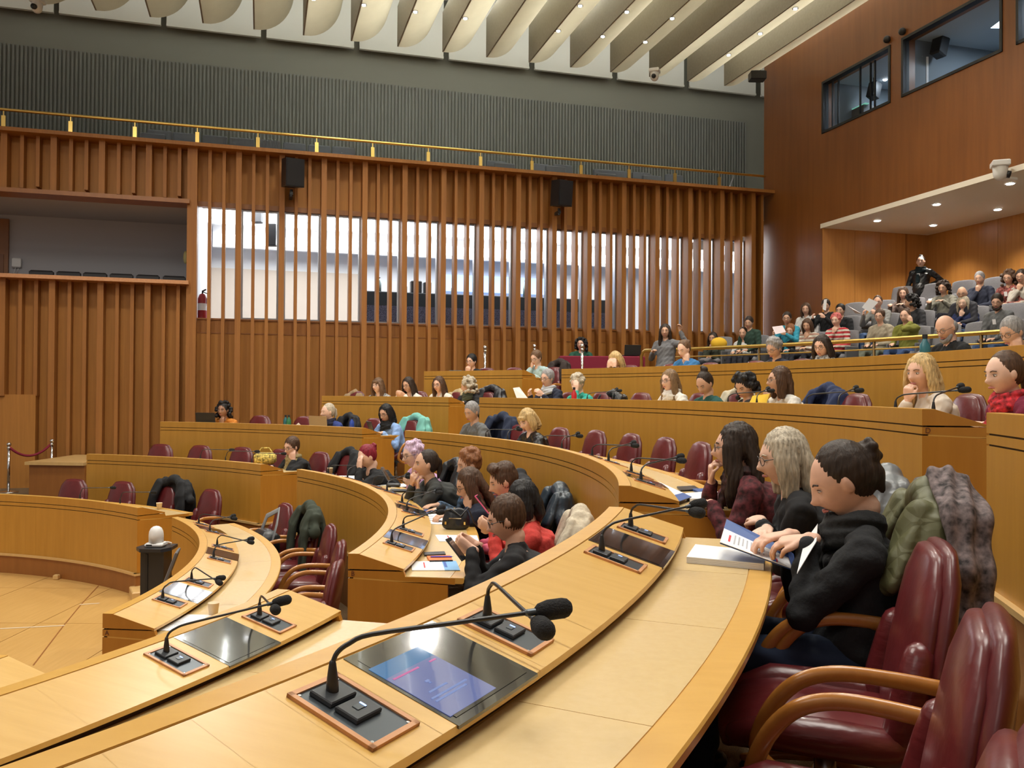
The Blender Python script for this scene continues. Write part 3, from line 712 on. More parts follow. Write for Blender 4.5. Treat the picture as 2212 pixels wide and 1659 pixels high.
for px, row, nm in ((395, 'B', 'before the second empty chair of the left section'), (515, 'B', 'before the third empty chair of the left section'), (297, 'B', 'before the first empty chair of the left section'), (130, 'A', 'at the left edge of the front row'), (300, 'A', 'before the chair with the black coat')):
    a = ang(at_z(px, 1000 if row == 'B' else 1080, LIP[row]))
    R, L = RR[row], LIP[row]
    mic(R, L, a, .137, pol(R+.4, a-2.4, L+.12), 'black gooseneck microphone %s' % nm)
# ------------------------------------------------------------ burgundy armchairs
def spline(pts, n=4):
    P_ = [Vector(p) for p in pts]; out = []
    for i in range(len(P_)-1):
        a, b_, c, d = P_[max(i-1, 0)], P_[i], P_[i+1], P_[min(i+2, len(P_)-1)]
        for k in range(n):
            s = k/n; out.append(.5*((2*b_)+(-a+c)*s+(2*a-5*b_+4*c-d)*s*s+(-a+3*b_-3*c+d)*s**3))
    return out+[P_[-1]]
def make_chair(label, group):
    t = thing('swivel_armchair', label, 'chair', (0, 0, 0), 0, group)
    q = MB(); cl = [(0, -.19, .40), (0, -.205, .50), (0, -.225, .62), (0, -.245, .74), (0, -.262, .84), (0, -.272, .905)]
    q.loft(cl, [(.20, .045), (.222, .054), (.222, .054), (.21, .05), (.188, .045), (.140, .032)], 22, (1, 0, 0)); q.build('back_cushion', M_leather, t, True)
    q = MB(); cl = [(0, -.215, .38), (0, -.232, .50), (0, -.255, .64), (0, -.276, .76), (0, -.292, .86), (0, -.300, .920)]
    q.loft(cl, [(.20, .04), (.24, .045), (.246, .045), (.235, .045), (.208, .04), (.155, .028)], 22, (1, 0, 0)); q.build('back_shell', M_leather2, t, True)
    for s in (-1, 1):
        q = MB(); q.loft([(s*.19, -.16, .42), (s*.20, -.178, .52), (s*.195, -.203, .62), (s*.188, -.215, .67)], [(.042, .045), (.050, .048), (.048, .046), (.042, .042)], 14, (1, 0, 0)); q.build('side_bolster', M_fold, t, True)
    q = MB(); q.loft([(0, -.20, .425), (0, -.05, .425), (0, .12, .435), (0, .22, .425), (0, .265, .40)], [(.20, .055), (.225, .062), (.232, .064), (.225, .055), (.20, .03)], 22, (1, 0, 0)); q.build('seat', M_leather, t, True)
    for s in (-1, 1):
        q = MB(); q.loft([(s*.205, -.15, .435), (s*.218, .0, .45), (s*.215, .14, .455), (s*.19, .235, .43)], [(.045, .05), (.05, .052), (.048, .05), (.035, .035)], 12, (1, 0, 0)); q.build('seat_bolster', M_fold, t, True)
        q = MB(); arm_ = spline([(s*.268, -.20, .41), (s*.27, -.10, .365), (s*.272, .03, .35), (s*.274, .12, .365), (s*.276, .185, .42), (s*.278, .17, .50), (s*.28, .125, .575), (s*.281, .065, .622), (s*.282, -.02, .642), (s*.281, -.14, .637), (s*.278, -.245, .625)]); q.loft(arm_, [(.014, .021)]*len(arm_), 12, (1, 0, 0)); q.build('armrest', M_arm, t, True)
    q = MB(); q.cyl((0, 0, .09), (0, 0, .37), .03); q.build('column', M_steel, t, True)
    for k in range(5):
        a = 2*PI*k/5+.3; q = MB(); q.loft([(0, 0, .10), (math.cos(a)*.15, math.sin(a)*.15, .085), (math.cos(a)*.27, math.sin(a)*.27, .06)], [.022, .018, .014], 8); q.build('leg', M_arm, t, True)
        q = MB(); q.ball((math.cos(a)*.26, math.sin(a)*.26, .027), .027, 8); q.build('caster', M_black, t, True)
    return t
proto = make_chair('burgundy leather armchair with wooden arms, nearest in the foreground row', 'burgundy leather armchairs')
first = [True]
CHA = {}
CHG = dict(A=5.2, B=4.0, C=3.4, D=2.9, E=2.6)
def ensure_chair(row, a, label, rr=.84):
    if min([abs(a-b) for b in CHA.get(row, [])]+[99]) > CHG[row]: chair(row, a, label, rr)
def chair(row, a, label, rr=.80, rot=0):
    o = proto if first[0] else copy_tree(proto); first[0] = False
    p = pol(RR[row]+rr, a, FL[row]); o.location = p; CHA.setdefault(row, []).append(a); o.rotation_euler = (0, 0, rad(a+90+rot)); o['label'] = label; return o
chair('C', -24.75, 'burgundy leather armchair with wooden arms, empty, second behind the reading woman', .83)
chair('C', -19.8, 'burgundy leather armchair right beside the reading woman, empty', .80, 4)
chair('C', -29.0, 'burgundy leather armchair cut off by the bottom right corner', .84)
chair('C', -16.2, 'burgundy leather armchair under the woman in black, olive coat on it', .82)
def chairpx(row, px, label, topy=None, rr=.83, rot=0, a=None):
    if topy is None: a = px
    if a is None:
        p = at_R(px, topy, RR[row]+rr+.26); a = ang(p)
    return chair(row, a, label, rr, rot), a
ca_list = []
for row, px, ty, lb in [
    ('A', 157, 1040, 'leftmost burgundy armchair behind the front left desk'), ('A', 262, 1045, 'burgundy armchair left of the black coat in the front row'),
    ('A', 356, 1050, 'burgundy armchair in the front row draped with a black coat'), ('A', 452, 1062, 'burgundy armchair at the aisle end of the front left desk'),
    ('A', 36.3, None, 'burgundy armchair with a grey and black bag on it'), ('A', 28.6, None, 'burgundy armchair with a dark green jacket over it'),
    ('A', 21.3, None, 'burgundy armchair right behind the green jacket'), ('A', 13.2, None, 'burgundy armchair third from the near end of the front row'),
    ('A', 5.6, None, 'burgundy armchair lowest at the near end of the front row'),
    ('B', 345, 958, 'leftmost burgundy armchair of the second row'), ('B', 430, 964, 'second burgundy armchair from the left in the second row'),
    ('B', 520, 968, 'third burgundy armchair from the left in the second row'), ('B', 603, 975, 'burgundy armchair under a black coat beside the woman with a scarf'),
    ('B', 688, 980, 'burgundy armchair right of the woman with the yellow scarf'),
    ('C', 560, 898, 'burgundy armchair right of the curly-haired woman in orange'), ('C', 655, 902, 'burgundy armchair behind the green bottles'), ('C', 806, 906, 'burgundy armchair left of the woman in light blue'),
    ('C', 1116, 925, 'burgundy armchair left of the blonde in the leather jacket'), ('C', 1205, 925, 'burgundy armchair right of the blonde in the leather jacket'),
    ('C', 1283, 930, 'second empty burgundy armchair of the middle third row'), ('C', 1358, 936, 'third empty burgundy armchair of the middle third row'),
    ('C', 1432, 944, 'fourth empty burgundy armchair of the middle third row'), ('C', 1508, 958, 'empty burgundy armchair beside the woman in burgundy'),
    ('D', 1381, 846, 'burgundy armchair left of the woman in white with ombre hair'), ('D', 1845, 845, 'burgundy armchair left of the woman with long blonde hair'),
    ('D', 2085, 846, 'burgundy armchair between the long blonde and the woman with the red scarf'), ('D', 902, 838, 'burgundy armchair between the women in white of the fourth row'),
    ('E', 1108, 790, 'burgundy armchair left of the woman in pale blue'), ('E', 1357, 783, 'burgundy armchair right of the blonde leaning on her hands'), ('E', 1447, 781, 'burgundy armchair in front of the standing woman'),
    ('E', 1530, 776, 'burgundy armchair right of the woman in blue with a bun'), ('E', 1628, 773, 'burgundy armchair left of the grey-curled man'), ('E', 1905, 762, 'burgundy armchair in front of the brass rail post'),
    ('E', 1978, 756, 'burgundy armchair left of the bald man in black'), ('E', 2128, 748, 'burgundy armchair right of the bald man in black')]:
    chairpx(row, px, lb, ty)
# ------------------------------------------------------------ people
def remesh(mb, voxel, mat, name, parent, smooth=2, disp=None):
    me = bpy.data.meshes.new(name); me.from_pydata(mb.v, [], mb.f); me.update()
    o = bpy.data.objects.new('scratch_body', me); TMP.collection.objects.link(o)
    r = o.modifiers.new('r', 'REMESH'); r.mode = 'VOXEL'; r.voxel_size = voxel; r.use_smooth_shade = True
    if smooth: s = o.modifiers.new('s', 'SMOOTH'); s.factor = .5; s.iterations = smooth
    with bpy.context.temp_override(scene=TMP, view_layer=TMP.view_layers[0]): dg = bpy.context.evaluated_depsgraph_get(); dg.update()
    m2 = bpy.data.meshes.new_from_object(o.evaluated_get(dg)); TMP.collection.objects.unlink(o); bpy.data.objects.remove(o); bpy.data.meshes.remove(me)
    m2.name = name
    if disp is not None and len(m2.vertices):
        n = len(m2.vertices); co = np.empty(n*3); m2.vertices.foreach_get('co', co); co = co.reshape(-1, 3)
        no = np.empty(n*3); m2.vertices.foreach_get('normal', no); no = no.reshape(-1, 3)
        co = co+no*disp(co)[:, None]; m2.vertices.foreach_set('co', co.ravel()); m2.update()
    m2.polygons.foreach_set('use_smooth', [True]*len(m2.polygons))
    m2.materials.clear(); m2.materials.append(mat)
    ob = bpy.data.objects.new(name, m2); COL.objects.link(ob)
    if parent is not None: ob.parent = parent
    return ob
HS = 1.04
def headgrid():
    n, h = 44, 34; V = []; F = []
    for i in range(h+1):
        th = PI*i/h
        for k in range(n):
            ph = 2*PI*k/n; x, y, z = math.sin(th)*math.sin(ph), math.sin(th)*math.cos(ph), math.cos(th)
            X = .074*x; Y = (.094 if y > 0 else .10)*y; Z = (.112 if z > 0 else .118)*z
            if z < 0:
                X *= 1-.30*(-z)**1.4
                if y > 0: Y *= 1-.10*(-z)**1.5
                else: Y *= 1-.38*(-z)**1.2
            if y > 0:
                g = lambda a, sx, b, sz: math.exp(-((X-a)/sx)**2-((Z-b)/sz)**2)
                Y += .026*g(0, .0125, -.028, .015)*1.2+.013*g(0, .009, -.002, .022)-.009*(g(.031, .015, .006, .013)+g(-.031, .015, .006, .013))
                Y += .004*g(0, .045, .034, .010)+.007*g(0, .022, -.060, .009)-.003*g(0, .02, -.076, .006)+.009*g(0, .022, -.098, .016)
                Y += .004*(g(.042, .018, -.03, .02)+g(-.042, .018, -.03, .02))
            V.append((X*HS, Y*HS, Z*HS))
    for i in range(h):
        for k in range(n): l = (k+1) % n; F.append((i*n+k, i*n+l, (i+1)*n+l, (i+1)*n+k))
    return V, F
HG = headgrid()
def ik(s, wv, l1, l2, hint):
    d = wv-s; D = min(d.length, (l1+l2)*.995); dn = d.normalized()
    a = (l1*l1-l2*l2+D*D)/(2*D); h = math.sqrt(max(l1*l1-a*a, 0)); h_ = hint-dn*hint.dot(dn); h_ = h_.normalized() if h_.length > 1e-5 else Vector((0, 0, -1))
    return s+dn*a+h_*h, s+dn*D
def hand(mb, wr, d, nrm, curl, side, k=1.0, thumb=1.0):
    d = d.normalized(); nrm = (nrm-d*nrm.dot(d)).normalized(); x = d.cross(nrm).normalized()
    mb.loft([wr-d*.02, wr+d*.02*k, wr+d*.055*k, wr+d*.088*k], [(.026*k, .019*k), (.030*k, .017*k), (.040*k, .015*k), (.037*k, .012*k)], 10, x)
    for j, (ox, ln) in enumerate(((-.031, .066), (-.0105, .078), (.0105, .073), (.030, .056))):
        p = wr+d*(.086-(.006 if j in (0, 3) else 0))*k+x*ox*k*(1 if side > 0 else -1); dd = (d+x*(ox*1.2)*(1 if side > 0 else -1)).normalized(); pts = [p-dd*.012*k]
        for sgm in (.45, .32, .25):
            ax = dd.cross(nrm); dd = (Matrix.Rotation(rad(curl), 3, ax) @ dd).normalized() if curl else dd
            p = p+dd*ln*sgm*k; pts.append(p)
        mb.loft(pts, [.0092*k, .009*k, .0082*k, .0068*k], 8)
    sx = x*(-1 if side > 0 else 1)
    p = wr+d*.022*k+sx*.024*k; dd = (d*.75+sx*.75+nrm*.25*thumb).normalized(); p2 = p+dd*.036*k; dd = (d*.95+sx*.2+nrm*.35*thumb).normalized()
    mb.loft([p, p2, p2+dd*.030*k, p2+(dd*.8+nrm*.3-sx*.2).normalized()*.052*k], [.0135*k, .0115*k, .0098*k, .0075*k], 8)
def cloth(name, col, rough=.85, kind='knit'):
    k = 'cloth_%s_%s' % (name, kind)
    if k in MATS: return MATS[k]
    if kind == 'leather': return plain(k, col, .32, 0, (16, .6))
    if kind == 'puffy': return plain(k, col, .35, 0, (12, .8))
    if kind == 'knit': return plain(k, col, .9, 0, (55, .35), .12)
    if kind == 'print': return plain(k, col, .85, 0, (38, .1), .9)
    if kind == 'stripe':
        m, nt, bs = newmat(k); v = coords(nt, (1, 1, 1)); wv = nt.nodes.new('ShaderNodeTexWave'); wv.bands_direction = 'Z'; wv.inputs['Scale'].default_value = 4.2; wv.inputs['Distortion'].default_value = .6
        nt.links.new(v, wv.inputs[0]); nt.links.new(ramp(nt, wv.outputs['Fac'], [(.45, col), (.55, (.42, .38, .30)), (.8, (.6, .56, .48))]), bs.inputs['Base Color']); bs.inputs['Roughness'].default_value = .9; return m
    return plain(k, col, rough, 0, (9, .5), .06)
HAIRC = dict(black=(.010, .008, .008), dark=(.030, .018, .012), brown=(.075, .038, .020), mid=(.13, .07, .035), auburn=(.22, .085, .03), blonde=(.52, .36, .16), ash=(.42, .36, .27), grey=(.26, .25, .25), white=(.5, .48, .47), red=(.20, .01, .025), lavender=(.58, .42, .56), pink=(.58, .14, .13), ombre=(.20, .12, .06))
def hairmat(c):
    k = 'hair_'+c
    if k in MATS: return MATS[k]
    m, nt, bs = newmat(k); col = HAIRC[c]; v = coords(nt, (55, 55, 7)); f = noise(nt, v, 1.6, 4, .6)
    a = tuple(x*.62 for x in col); b_ = tuple(min(1, x*1.5+.004) for x in col)
    nt.links.new(ramp(nt, f, [(.32, a), (.7, b_)]), bs.inputs['Base Color']); bs.inputs['Roughness'].default_value = .5; bs.inputs['Specular IOR Level'].default_value = .3; bump(nt, bs, f, .6, .005); return m
def hair_geo(mb, st, Mh, sd):
    r = random.Random(sd)
    def B(c, rr): mb.ball(Mh @ Vector([k*HS for k in c]), tuple(k*HS for k in rr), 16, Mh.to_3x3())
    def Lf(pts, rr, n=10):
        mb.loft([Mh @ Vector([k*HS for k in p]) for p in pts], rr, n, Mh.to_3x3() @ Vector((1, 0, 0)))
    if st in ('updo', 'bun', 'pony', 'topbun'): B((0, -.024, .023), (.0835, .0965, .108))
    elif st not in ('bald',): B((0, -.0165, .026), (.0855, .0985, .110))
    if st == 'short': B((0, -.028, .045), (.086, .088, .092))
    if st == 'crop': pass
    if st == 'quiff':
        for i in range(9): a = -1+.25*i; B((a*.05, .03+.02*r.random(), .105+.02*r.random()), (.03, .035, .026))
        B((0, -.03, .07), (.08, .08, .07))
    if st == 'bald':
        B((0, -.035, -.012), (.0835, .078, .072))
    if st == 'curly_short':
        for i in range(46):
            u, v = r.uniform(-1, 1), r.uniform(.1, 1); a = r.uniform(0, 2*PI)
            d = Vector((math.cos(a)*math.sqrt(1-v*v*.9), math.sin(a)*math.sqrt(1-v*v*.9), v))
            if d.y > .55 and d.z < .75: continue
            B((d.x*.082, -.02+d.y*.09, .02+d.z*.105), (.024, .024, .022))
    if st in ('curly', 'afro'):
        big = 1.25 if st == 'afro' else 1.1
        for i in range(85):
            a = r.uniform(0, 2*PI); v = r.uniform(-1.35, 1); q_ = math.sqrt(max(0.15, 1-(max(v, 0))**2))
            x, y = math.cos(a)*q_, math.sin(a)*q_
            if y > .35 and v < .72 : 
                continue
            B((x*.098*big, -.018+y*.098*big, .02+v*.11), (.028, .028, .026))
    if st in ('long', 'wavy'):
        w_ = .012 if st == 'wavy' else 0
        Lf([(0, -.055, .04), (0, -.088, -.06), (0, -.098, -.16), (0, -.095, -.25), (0, -.09, -.29)], [(.080, .05), (.092, .042), (.096, .038), (.085, .03), (.06, .02)], 16)
        for s in (-1, 1):
            Lf([(s*.055, .0, .075), (s*.080, .012, .01), (s*.084+w_*s, .012, -.07), (s*.088, .0, -.15), (s*.082+w_*s, .02, -.23), (s*.07, .03, -.28)], [(.03, .042), (.022, .05), (.024, .05), (.03, .046), (.028, .036), (.015, .02)], 12)
    if st in ('bob', 'lob'):
        e = -.10 if st == 'bob' else -.15
        Lf([(0, -.05, .05), (0, -.075, -.03), (0, -.078, e), (0, -.070, e-.02)], [(.082, .055), (.092, .05), (.092, .045), (.075, .03)], 16)
        for s in (-1, 1):
            Lf([(s*.058, .0, .07), (s*.083, .010, .0), (s*.086, .008, -.05), (s*.080, .012, e)], [(.03, .045), (.022, .052), (.022, .05), (.016, .04)], 12)
    if st == 'bangs':
        pass
    if st in ('bun', 'updo'):
        B((0, -.112, .048), (.036, .034, .036))
        for i in range(7): a = i*.9; B((.026*math.cos(a), -.122+.012*math.sin(a*2), .050+.030*math.sin(a)), (.017, .017, .017))
        if st == 'updo': Lf([(0, -.095, .04), (0, -.105, -.02), (0, -.095, -.075)], [.03, .028, .012], 10)
    if st == 'topbun': B((0, -.075, .125), (.042, .038, .038)); B((.02, -.085, .15), (.025, .025, .02))
    if st == 'pony': Lf([(0, -.095, .05), (0, -.12, .02), (0, -.122, -.05), (0, -.105, -.12)], [.020, .028, .026, .012], 10)
PCH = []
def person(label, px=None, py=None, row=None, skin=0, hair='short', hc='brown', top=('black', (.012, .012, .014), 'knit'), pose='table', hy=0, pt=12, rh=.63, by=0,
           glasses=False, scarf=None, badge=False, beard=None, voxel=.0085, lean=None, near=False, floor=None, R=None, standing=False, bottoms=(.02, .02, .03), loc=None, rz=None, hz=None, bangs=False, side=0, hloc=None, seatback=None, sleeve=1.0, legs=False, extra=None, group=None, roll=0, Yd=None):
    vx = voxel
    if loc is None:
        Rr = RR[row] if R is None else R
        H = at_R(px, py, Rr+rh, near) if Yd is None else at_Y(px, py, Yd); a = ang(H); fz = FL[row] if floor is None else floor
        base = pol(max(Rr+.80, math.hypot(H.x-CX, H.y-CY)+.12), a, fz); rz_ = rad(a+90)
    else:
        base = Vector(loc); rz_ = rz; H = hloc if hloc is not None else base+Vector((0, 0, hz)); fz = base.z
    rz_ += rad(by)
    t = thing('person', label, 'person', base, rz_, group)
    if row and not standing: PCH.append((row, ang(base), math.hypot(base.x-CX, base.y-CY)-RR[row], label))
    Rinv = Matrix.Rotation(-rz_, 3, 'Z'); H = Rinv @ (H-base)
    Mh = Matrix.Translation(H) @ Matrix.Rotation(rad(hy), 4, 'Z') @ Matrix.Rotation(-rad(pt), 4, 'X') @ Matrix.Rotation(rad(roll), 4, 'Y')
    nk = Mh @ Vector((0, -.022, -.10)); 
    pz = .93 if standing else .50
    P = Vector((H.x*.25, -.05 if not standing else 0, pz))
    N = Vector((H.x*.85, H.y-.048, H.z-.152)) if not standing else Vector((H.x, H.y-.03, H.z-.155))
    if lean is not None: N = N+Vector(lean)
    C1 = P.lerp(N, .42)+Vector((0, -.02, 0)); C2 = P.lerp(N, .75)+Vector((0, -.015, 0)); 
    sh = [N+Vector((s*.172, -.005, -.062)) for s in (-1, 1)]
    W_ = {}
    tz = .746+.035
    def tgt(s):
        o = {'table': ((s*.15, .36, tz), (-s*.45, 1, 0), (0, 0, -1), 12), 'write': ((s*.10, .34, tz+.01), (-s*.5, 1, 0), (0, 0, -1), 34),
             'phone': ((s*.07, .30, .88), (-s*.25, .8, .35), (-s*1, 0, .3), 32), 'lap': ((s*.09, .27, .63), (-s*.4, 1, 0), (0, 0, -1), 25),
             'crossed': ((-s*.10, .20, .76), (-s*1, .25, .1), (0, -.2, -1), 18), 'read': ((s*.13, .33, .90), (-s*.3, .6, .6), (-s*1, 0, 0), 30), 'side': ((s*.25, .05, pz-.12), (0, .1, -1), (-s, 0, 0), 22),
             'hip': ((s*.20, .02, pz+.10), (-s*.8, .5, -.2), (0, -.5, -1), 25), 'tablein': ((s*.06, .33, tz), (-s*.8, .7, 0), (0, 0, -1), 16)}
        return o
    def one(kind, s):
        if kind in ('chin', 'mouth', 'cheek', 'brow', 'ear'):
            off = {'chin': (s*.015, .085, -.125), 'mouth': (s*.012, .125, -.085), 'cheek': (s*.065, .06, -.075), 'brow': (s*.045, .11, .03), 'ear': (s*.095, .03, -.02)}[kind]
            tp = Mh @ (Vector(off)*HS); d = (Vector((-s*.15, .10 if kind != 'brow' else 0, 1))).normalized(); wr = tp-d*.095
            if kind == 'cheek': wr = tp-d*.075
            return wr, d, (Mh.translation-tp)+Vector((0, -.03, 0)), {'chin': 38, 'mouth': 42, 'cheek': 26, 'brow': 14, 'ear': 30}[kind]
        p, d, n_, c = tgt(s)[kind]; return Vector(p), Vector(d), Vector(n_), c
    poses = {'table': ('table', 'table'), 'write': ('write', 'table'), 'phone': ('phone', 'phone'), 'lap': ('lap', 'lap'), 'crossed': ('crossed', 'crossed'), 'read': ('read', 'read'),
             'chin_r': ('chin', 'crossed'), 'chin_l': ('tablein', 'chin'), 'mouth_r': ('mouth', 'tablein'), 'mouth_l': ('tablein', 'mouth'), 'cheek_r': ('cheek', 'table'), 'cheek_l': ('table', 'cheek'), 'brow_l': ('table', 'brow'), 'brow_r': ('brow', 'table'),
             'both_chin': ('mouth', 'chin'), 'both_brow': ('brow', 'brow'), 'stand': ('side', 'hip'), 'talk': ('read', 'side'), 'lapchin': ('chin', 'lap'), 'ear_l': ('lap', 'ear')}
    kr, kl = poses[pose] if isinstance(pose, str) else pose
    body = MB(); topm = MB(); hands = []
    body.add([Mh @ Vector(p) for p in HG[0]], HG[1])
    for s in (-1, 1): body.ball(Mh @ (Vector((s*.074, -.004, -.004))*HS), (.012*HS, .018*HS, .03*HS), 8, Mh.to_3x3())
    body.loft([N+Vector((0, 0, -.03)), N.lerp(nk, .5), nk], [(.062, .058), (.050, .052), (.050, .055)], 14, (1, 0, 0))
    wd = {0: 1}.get(0)
    body.loft([P+Vector((0, 0, .03)), C1, C2, N+Vector((0, -.01, -.03))], [(.13, .09), (.12, .085), (.135, .09), (.09, .055)], 14, (1, 0, 0))
    topm.loft([P+Vector((0, 0, -.04)), P+Vector((0, 0, .03)), C1, C2, N+Vector((0, -.012, -.060)), N+Vector((0, -.010, -.012))], [(.165, .125), (.178, .135), (.165, .12), (.185, .125), (.158, .09), (.070, .062)], 18, (1, 0, 0))
    for s, kind in ((1, kr), (-1, kl)):
        wr, d, nn, curl = one(kind, s)
        if isinstance(wr, Vector) and extra and ('wr%d' % s) in extra: wr, d, nn, curl = [Vector(x) if i < 3 else x for i, x in enumerate(extra['wr%d' % s])]
        S = sh[0 if s < 0 else 1]
        hint = Vector((s*.55, -.2, -1)) if kind not in ('chin', 'mouth', 'cheek', 'brow', 'ear', 'both') else Vector((s*.35, .35, -1))
        E, Wp = ik(S, wr, .275, .25, hint)
        body.loft([S, E], [.040, .036], 10); body.loft([E, Wp], [.036, .025], 10); body.loft([N+Vector((s*.03, -.01, -.035)), S], [.036, .038], 8)
        hand(body, Wp, d, nn, curl, s)
        hands.append((s, Wp, d, nn))
        We = E.lerp(Wp, .93*sleeve)
        topm.loft([N+Vector((s*.025, -.012, -.028)), N.lerp(S, .55)+Vector((0, -.008, .002)), S], [.050, .060, .066], 12)
        topm.loft([S, S.lerp(E, .5), E], [.067, .060, .052], 12); topm.loft([E, E.lerp(Wp, .5), We], [.051, .046, .037], 12)
    bm = remesh(body, vx, M_skin[skin], 'body', t, 1 if vx < .009 else 2)
    sd = abs(hash(label)) % 999 if 0 else sum(map(ord, label))
    def wr_disp(co):
        return .0045*np.sin(co[:, 2]*46+co[:, 0]*31+sd)*np.sin(co[:, 1]*37-co[:, 2]*22+sd*.7)+.0022*np.sin(co[:, 0]*90+co[:, 2]*70+sd)
    puff = top[2] == 'puffy'
    remesh(topm, max(vx, .009), cloth(top[0], top[1], kind=top[2]), 'top', t, 2, wr_disp)
    hm = MB(); hair_geo(hm, hair, Mh, sd)
    if bangs: 
        for i in range(5): hm.ball(Mh @ (Vector(((i-2)*.022, .083-.006*abs(i-2), .052))*HS), (.018, .014, .030), 8, Mh.to_3x3())
    def hd(co): 
        q = (co-np.array(H)); az = np.arctan2(q[:, 0], q[:, 1]); k_ = .35 if hair in ('updo', 'bun', 'pony', 'topbun', 'crop', 'bald') else 1.; return k_*(.0026*np.sin(az*31+3*np.sin(q[:, 2]*25+sd))+.0015*np.sin(az*67+q[:, 2]*30))
    remesh(hm, max(vx*.9, .007), hairmat(hc), 'hair', t, 1, hd)
    # face
    ey = MB(); ir = MB(); br = MB()
    for s in (-1, 1):
        ey.ball(Mh @ (Vector((s*.031, .0775, .005))*HS), (.013*HS, .007*HS, (.0048 if pt < 20 else .003)*HS), 10, Mh.to_3x3())
        ir.ball(Mh @ (Vector((s*.031, .0815, .004))*HS), (.0056*HS, .0040*HS, (.0048 if pt < 20 else .003)*HS), 8, Mh.to_3x3())
        br.loft([Mh @ (Vector((s*.016, .0905, .026))*HS), Mh @ (Vector((s*.032, .088, .031))*HS), Mh @ (Vector((s*.047, .077, .026))*HS)], [(.0022, .003)]*3, 6)
        br.loft([Mh @ (Vector((s*.018, .083, .0095))*HS), Mh @ (Vector((s*.031, .0845, .0115))*HS), Mh @ (Vector((s*.044, .077, .008))*HS)], [.0013]*3, 6)
    e_ = ey.build('eyes', M_eyew, t, True); ir.build('irises', M_eye, e_, True); br.build('eyebrows', MATS['hair_'+hc] if hc not in ('blonde', 'white', 'pink', 'lavender', 'red') else hairmat('mid'), t, True)
    q = MB(); q.loft([Mh @ (Vector((-.021, .084, -.063))*HS), Mh @ (Vector((-.009, .0945, -.0605))*HS), Mh @ (Vector((.009, .0945, -.0605))*HS), Mh @ (Vector((.021, .084, -.063))*HS)], [(.0025, .003), (.0045, .0065), (.0045, .0065), (.0025, .003)], 8); q.build('lips', M_lip, t, True)
    if glasses:
        q = MB()
        for s in (-1, 1):
            c = [Mh @ (Vector((s*.032+.0225*math.cos(k/14*2*PI), .099-.008*abs(math.cos(k/14*2*PI))*(1 if math.cos(k/14*2*PI)*s > 0 else 0), .004+.0185*math.sin(k/14*2*PI)))*HS) for k in range(14)]
            q.loft(c, .0016, 6, closed=True)
            q.loft([Mh @ (Vector((s*.054, .092, .008))*HS), Mh @ (Vector((s*.077, .04, .010))*HS), Mh @ (Vector((s*.080, -.005, .004))*HS)], .0018, 6)
        q.loft([Mh @ (Vector((-.010, .101, .008))*HS), Mh @ (Vector((.010, .101, .008))*HS)], .0016, 6)
        q.build('glasses', M_black, t, True)
    if beard:
        q = MB(); q.loft([Mh @ (Vector((-.055, .035, -.06))*HS), Mh @ (Vector((-.032, .068, -.092))*HS), Mh @ (Vector((0, .083, -.103))*HS), Mh @ (Vector((.032, .068, -.092))*HS), Mh @ (Vector((.055, .035, -.06))*HS)], [(.014, .02), (.018, .024), (.018, .026), (.018, .024), (.014, .02)], 10)
        q.loft([Mh @ (Vector((-.022, .087, -.048))*HS), Mh @ (Vector((0, .099, -.045))*HS), Mh @ (Vector((.022, .087, -.048))*HS)], [.004, .006, .004], 8)
        remesh(q, .008, hairmat(beard), 'beard', t, 1)
    if scarf:
        q = MB()
        for k, (zz, rr_) in enumerate(((-.02, .088), (.02, .080), (-.055, .095))):
            c = [N+Vector(((rr_+.006*math.sin(a_*3+k))*math.cos(a_), .008+(rr_*.92)*math.sin(a_)+.01*(k == 0), zz+.012*math.sin(a_*2+k)+.01)) for a_ in [2*PI*i/16 for i in range(16)]]
            q.loft(c, (.026, .030) if 0 else .027, 8, closed=True)
        q.loft([N+Vector((.03, .085, -.03)), N+Vector((.035, .12, -.15)), N+Vector((.03, .13, -.28))], [(.03, .02), (.04, .02), (.045, .015)], 10, (1, 0, 0))
        remesh(q, .010, cloth(*scarf[:2], kind=scarf[2] if len(scarf) > 2 else 'knit'), 'scarf', t, 1, lambda co: .003*np.sin(co[:, 2]*160+co[:, 0]*60))
    if badge:
        q = MB(); c = C2+Vector((.02, .125, -.02)); q.box(c, (.055, .004, .08), Matrix.Rotation(rad(-12), 3, 'X')); q.build('name_badge', M_paper, t)
    if legs or standing:
        q = MB(); pm = cloth('trousers%d' % (bottoms[2]*1000), bottoms, kind='plainc'); sh_ = []
        for s in (-1, 1):
            if standing: hp, kn, an = P+Vector((s*.09, 0, -.03)), P+Vector((s*.10, .03, -.45)), Vector((s*.11, 0, .10))
            else: hp, kn, an = P+Vector((s*.09, .0, -.02)), Vector((s*.13, .40, .50)), Vector((s*.12, .44, .10))
            q.loft([hp, hp.lerp(kn, .5), kn, kn.lerp(an, .4), an], [.088, .078, .062, .056, .042], 12)
            m_ = MB(); m_.loft([an+Vector((0, -.04, -.06)), an+Vector((0, .05, -.06)), an+Vector((0, .16, -.075))], [(.036, .035), (.042, .032), (.032, .02)], 10, (1, 0, 0)); sh_.append(m_)
        q.ball(P, (.165, .13, .11), 14); remesh(q, .014, pm, 'trousers', t, 2, wr_disp)
        for m_ in sh_: m_.build('shoe', M_black, t, True)
    return t, Mh, hands, N
K = lambda r, g, b: (r, g, b)
BLK = ('black', (.011, .011, .013)); 
NEAR, MID, FAR = .0052, .0072, .0115
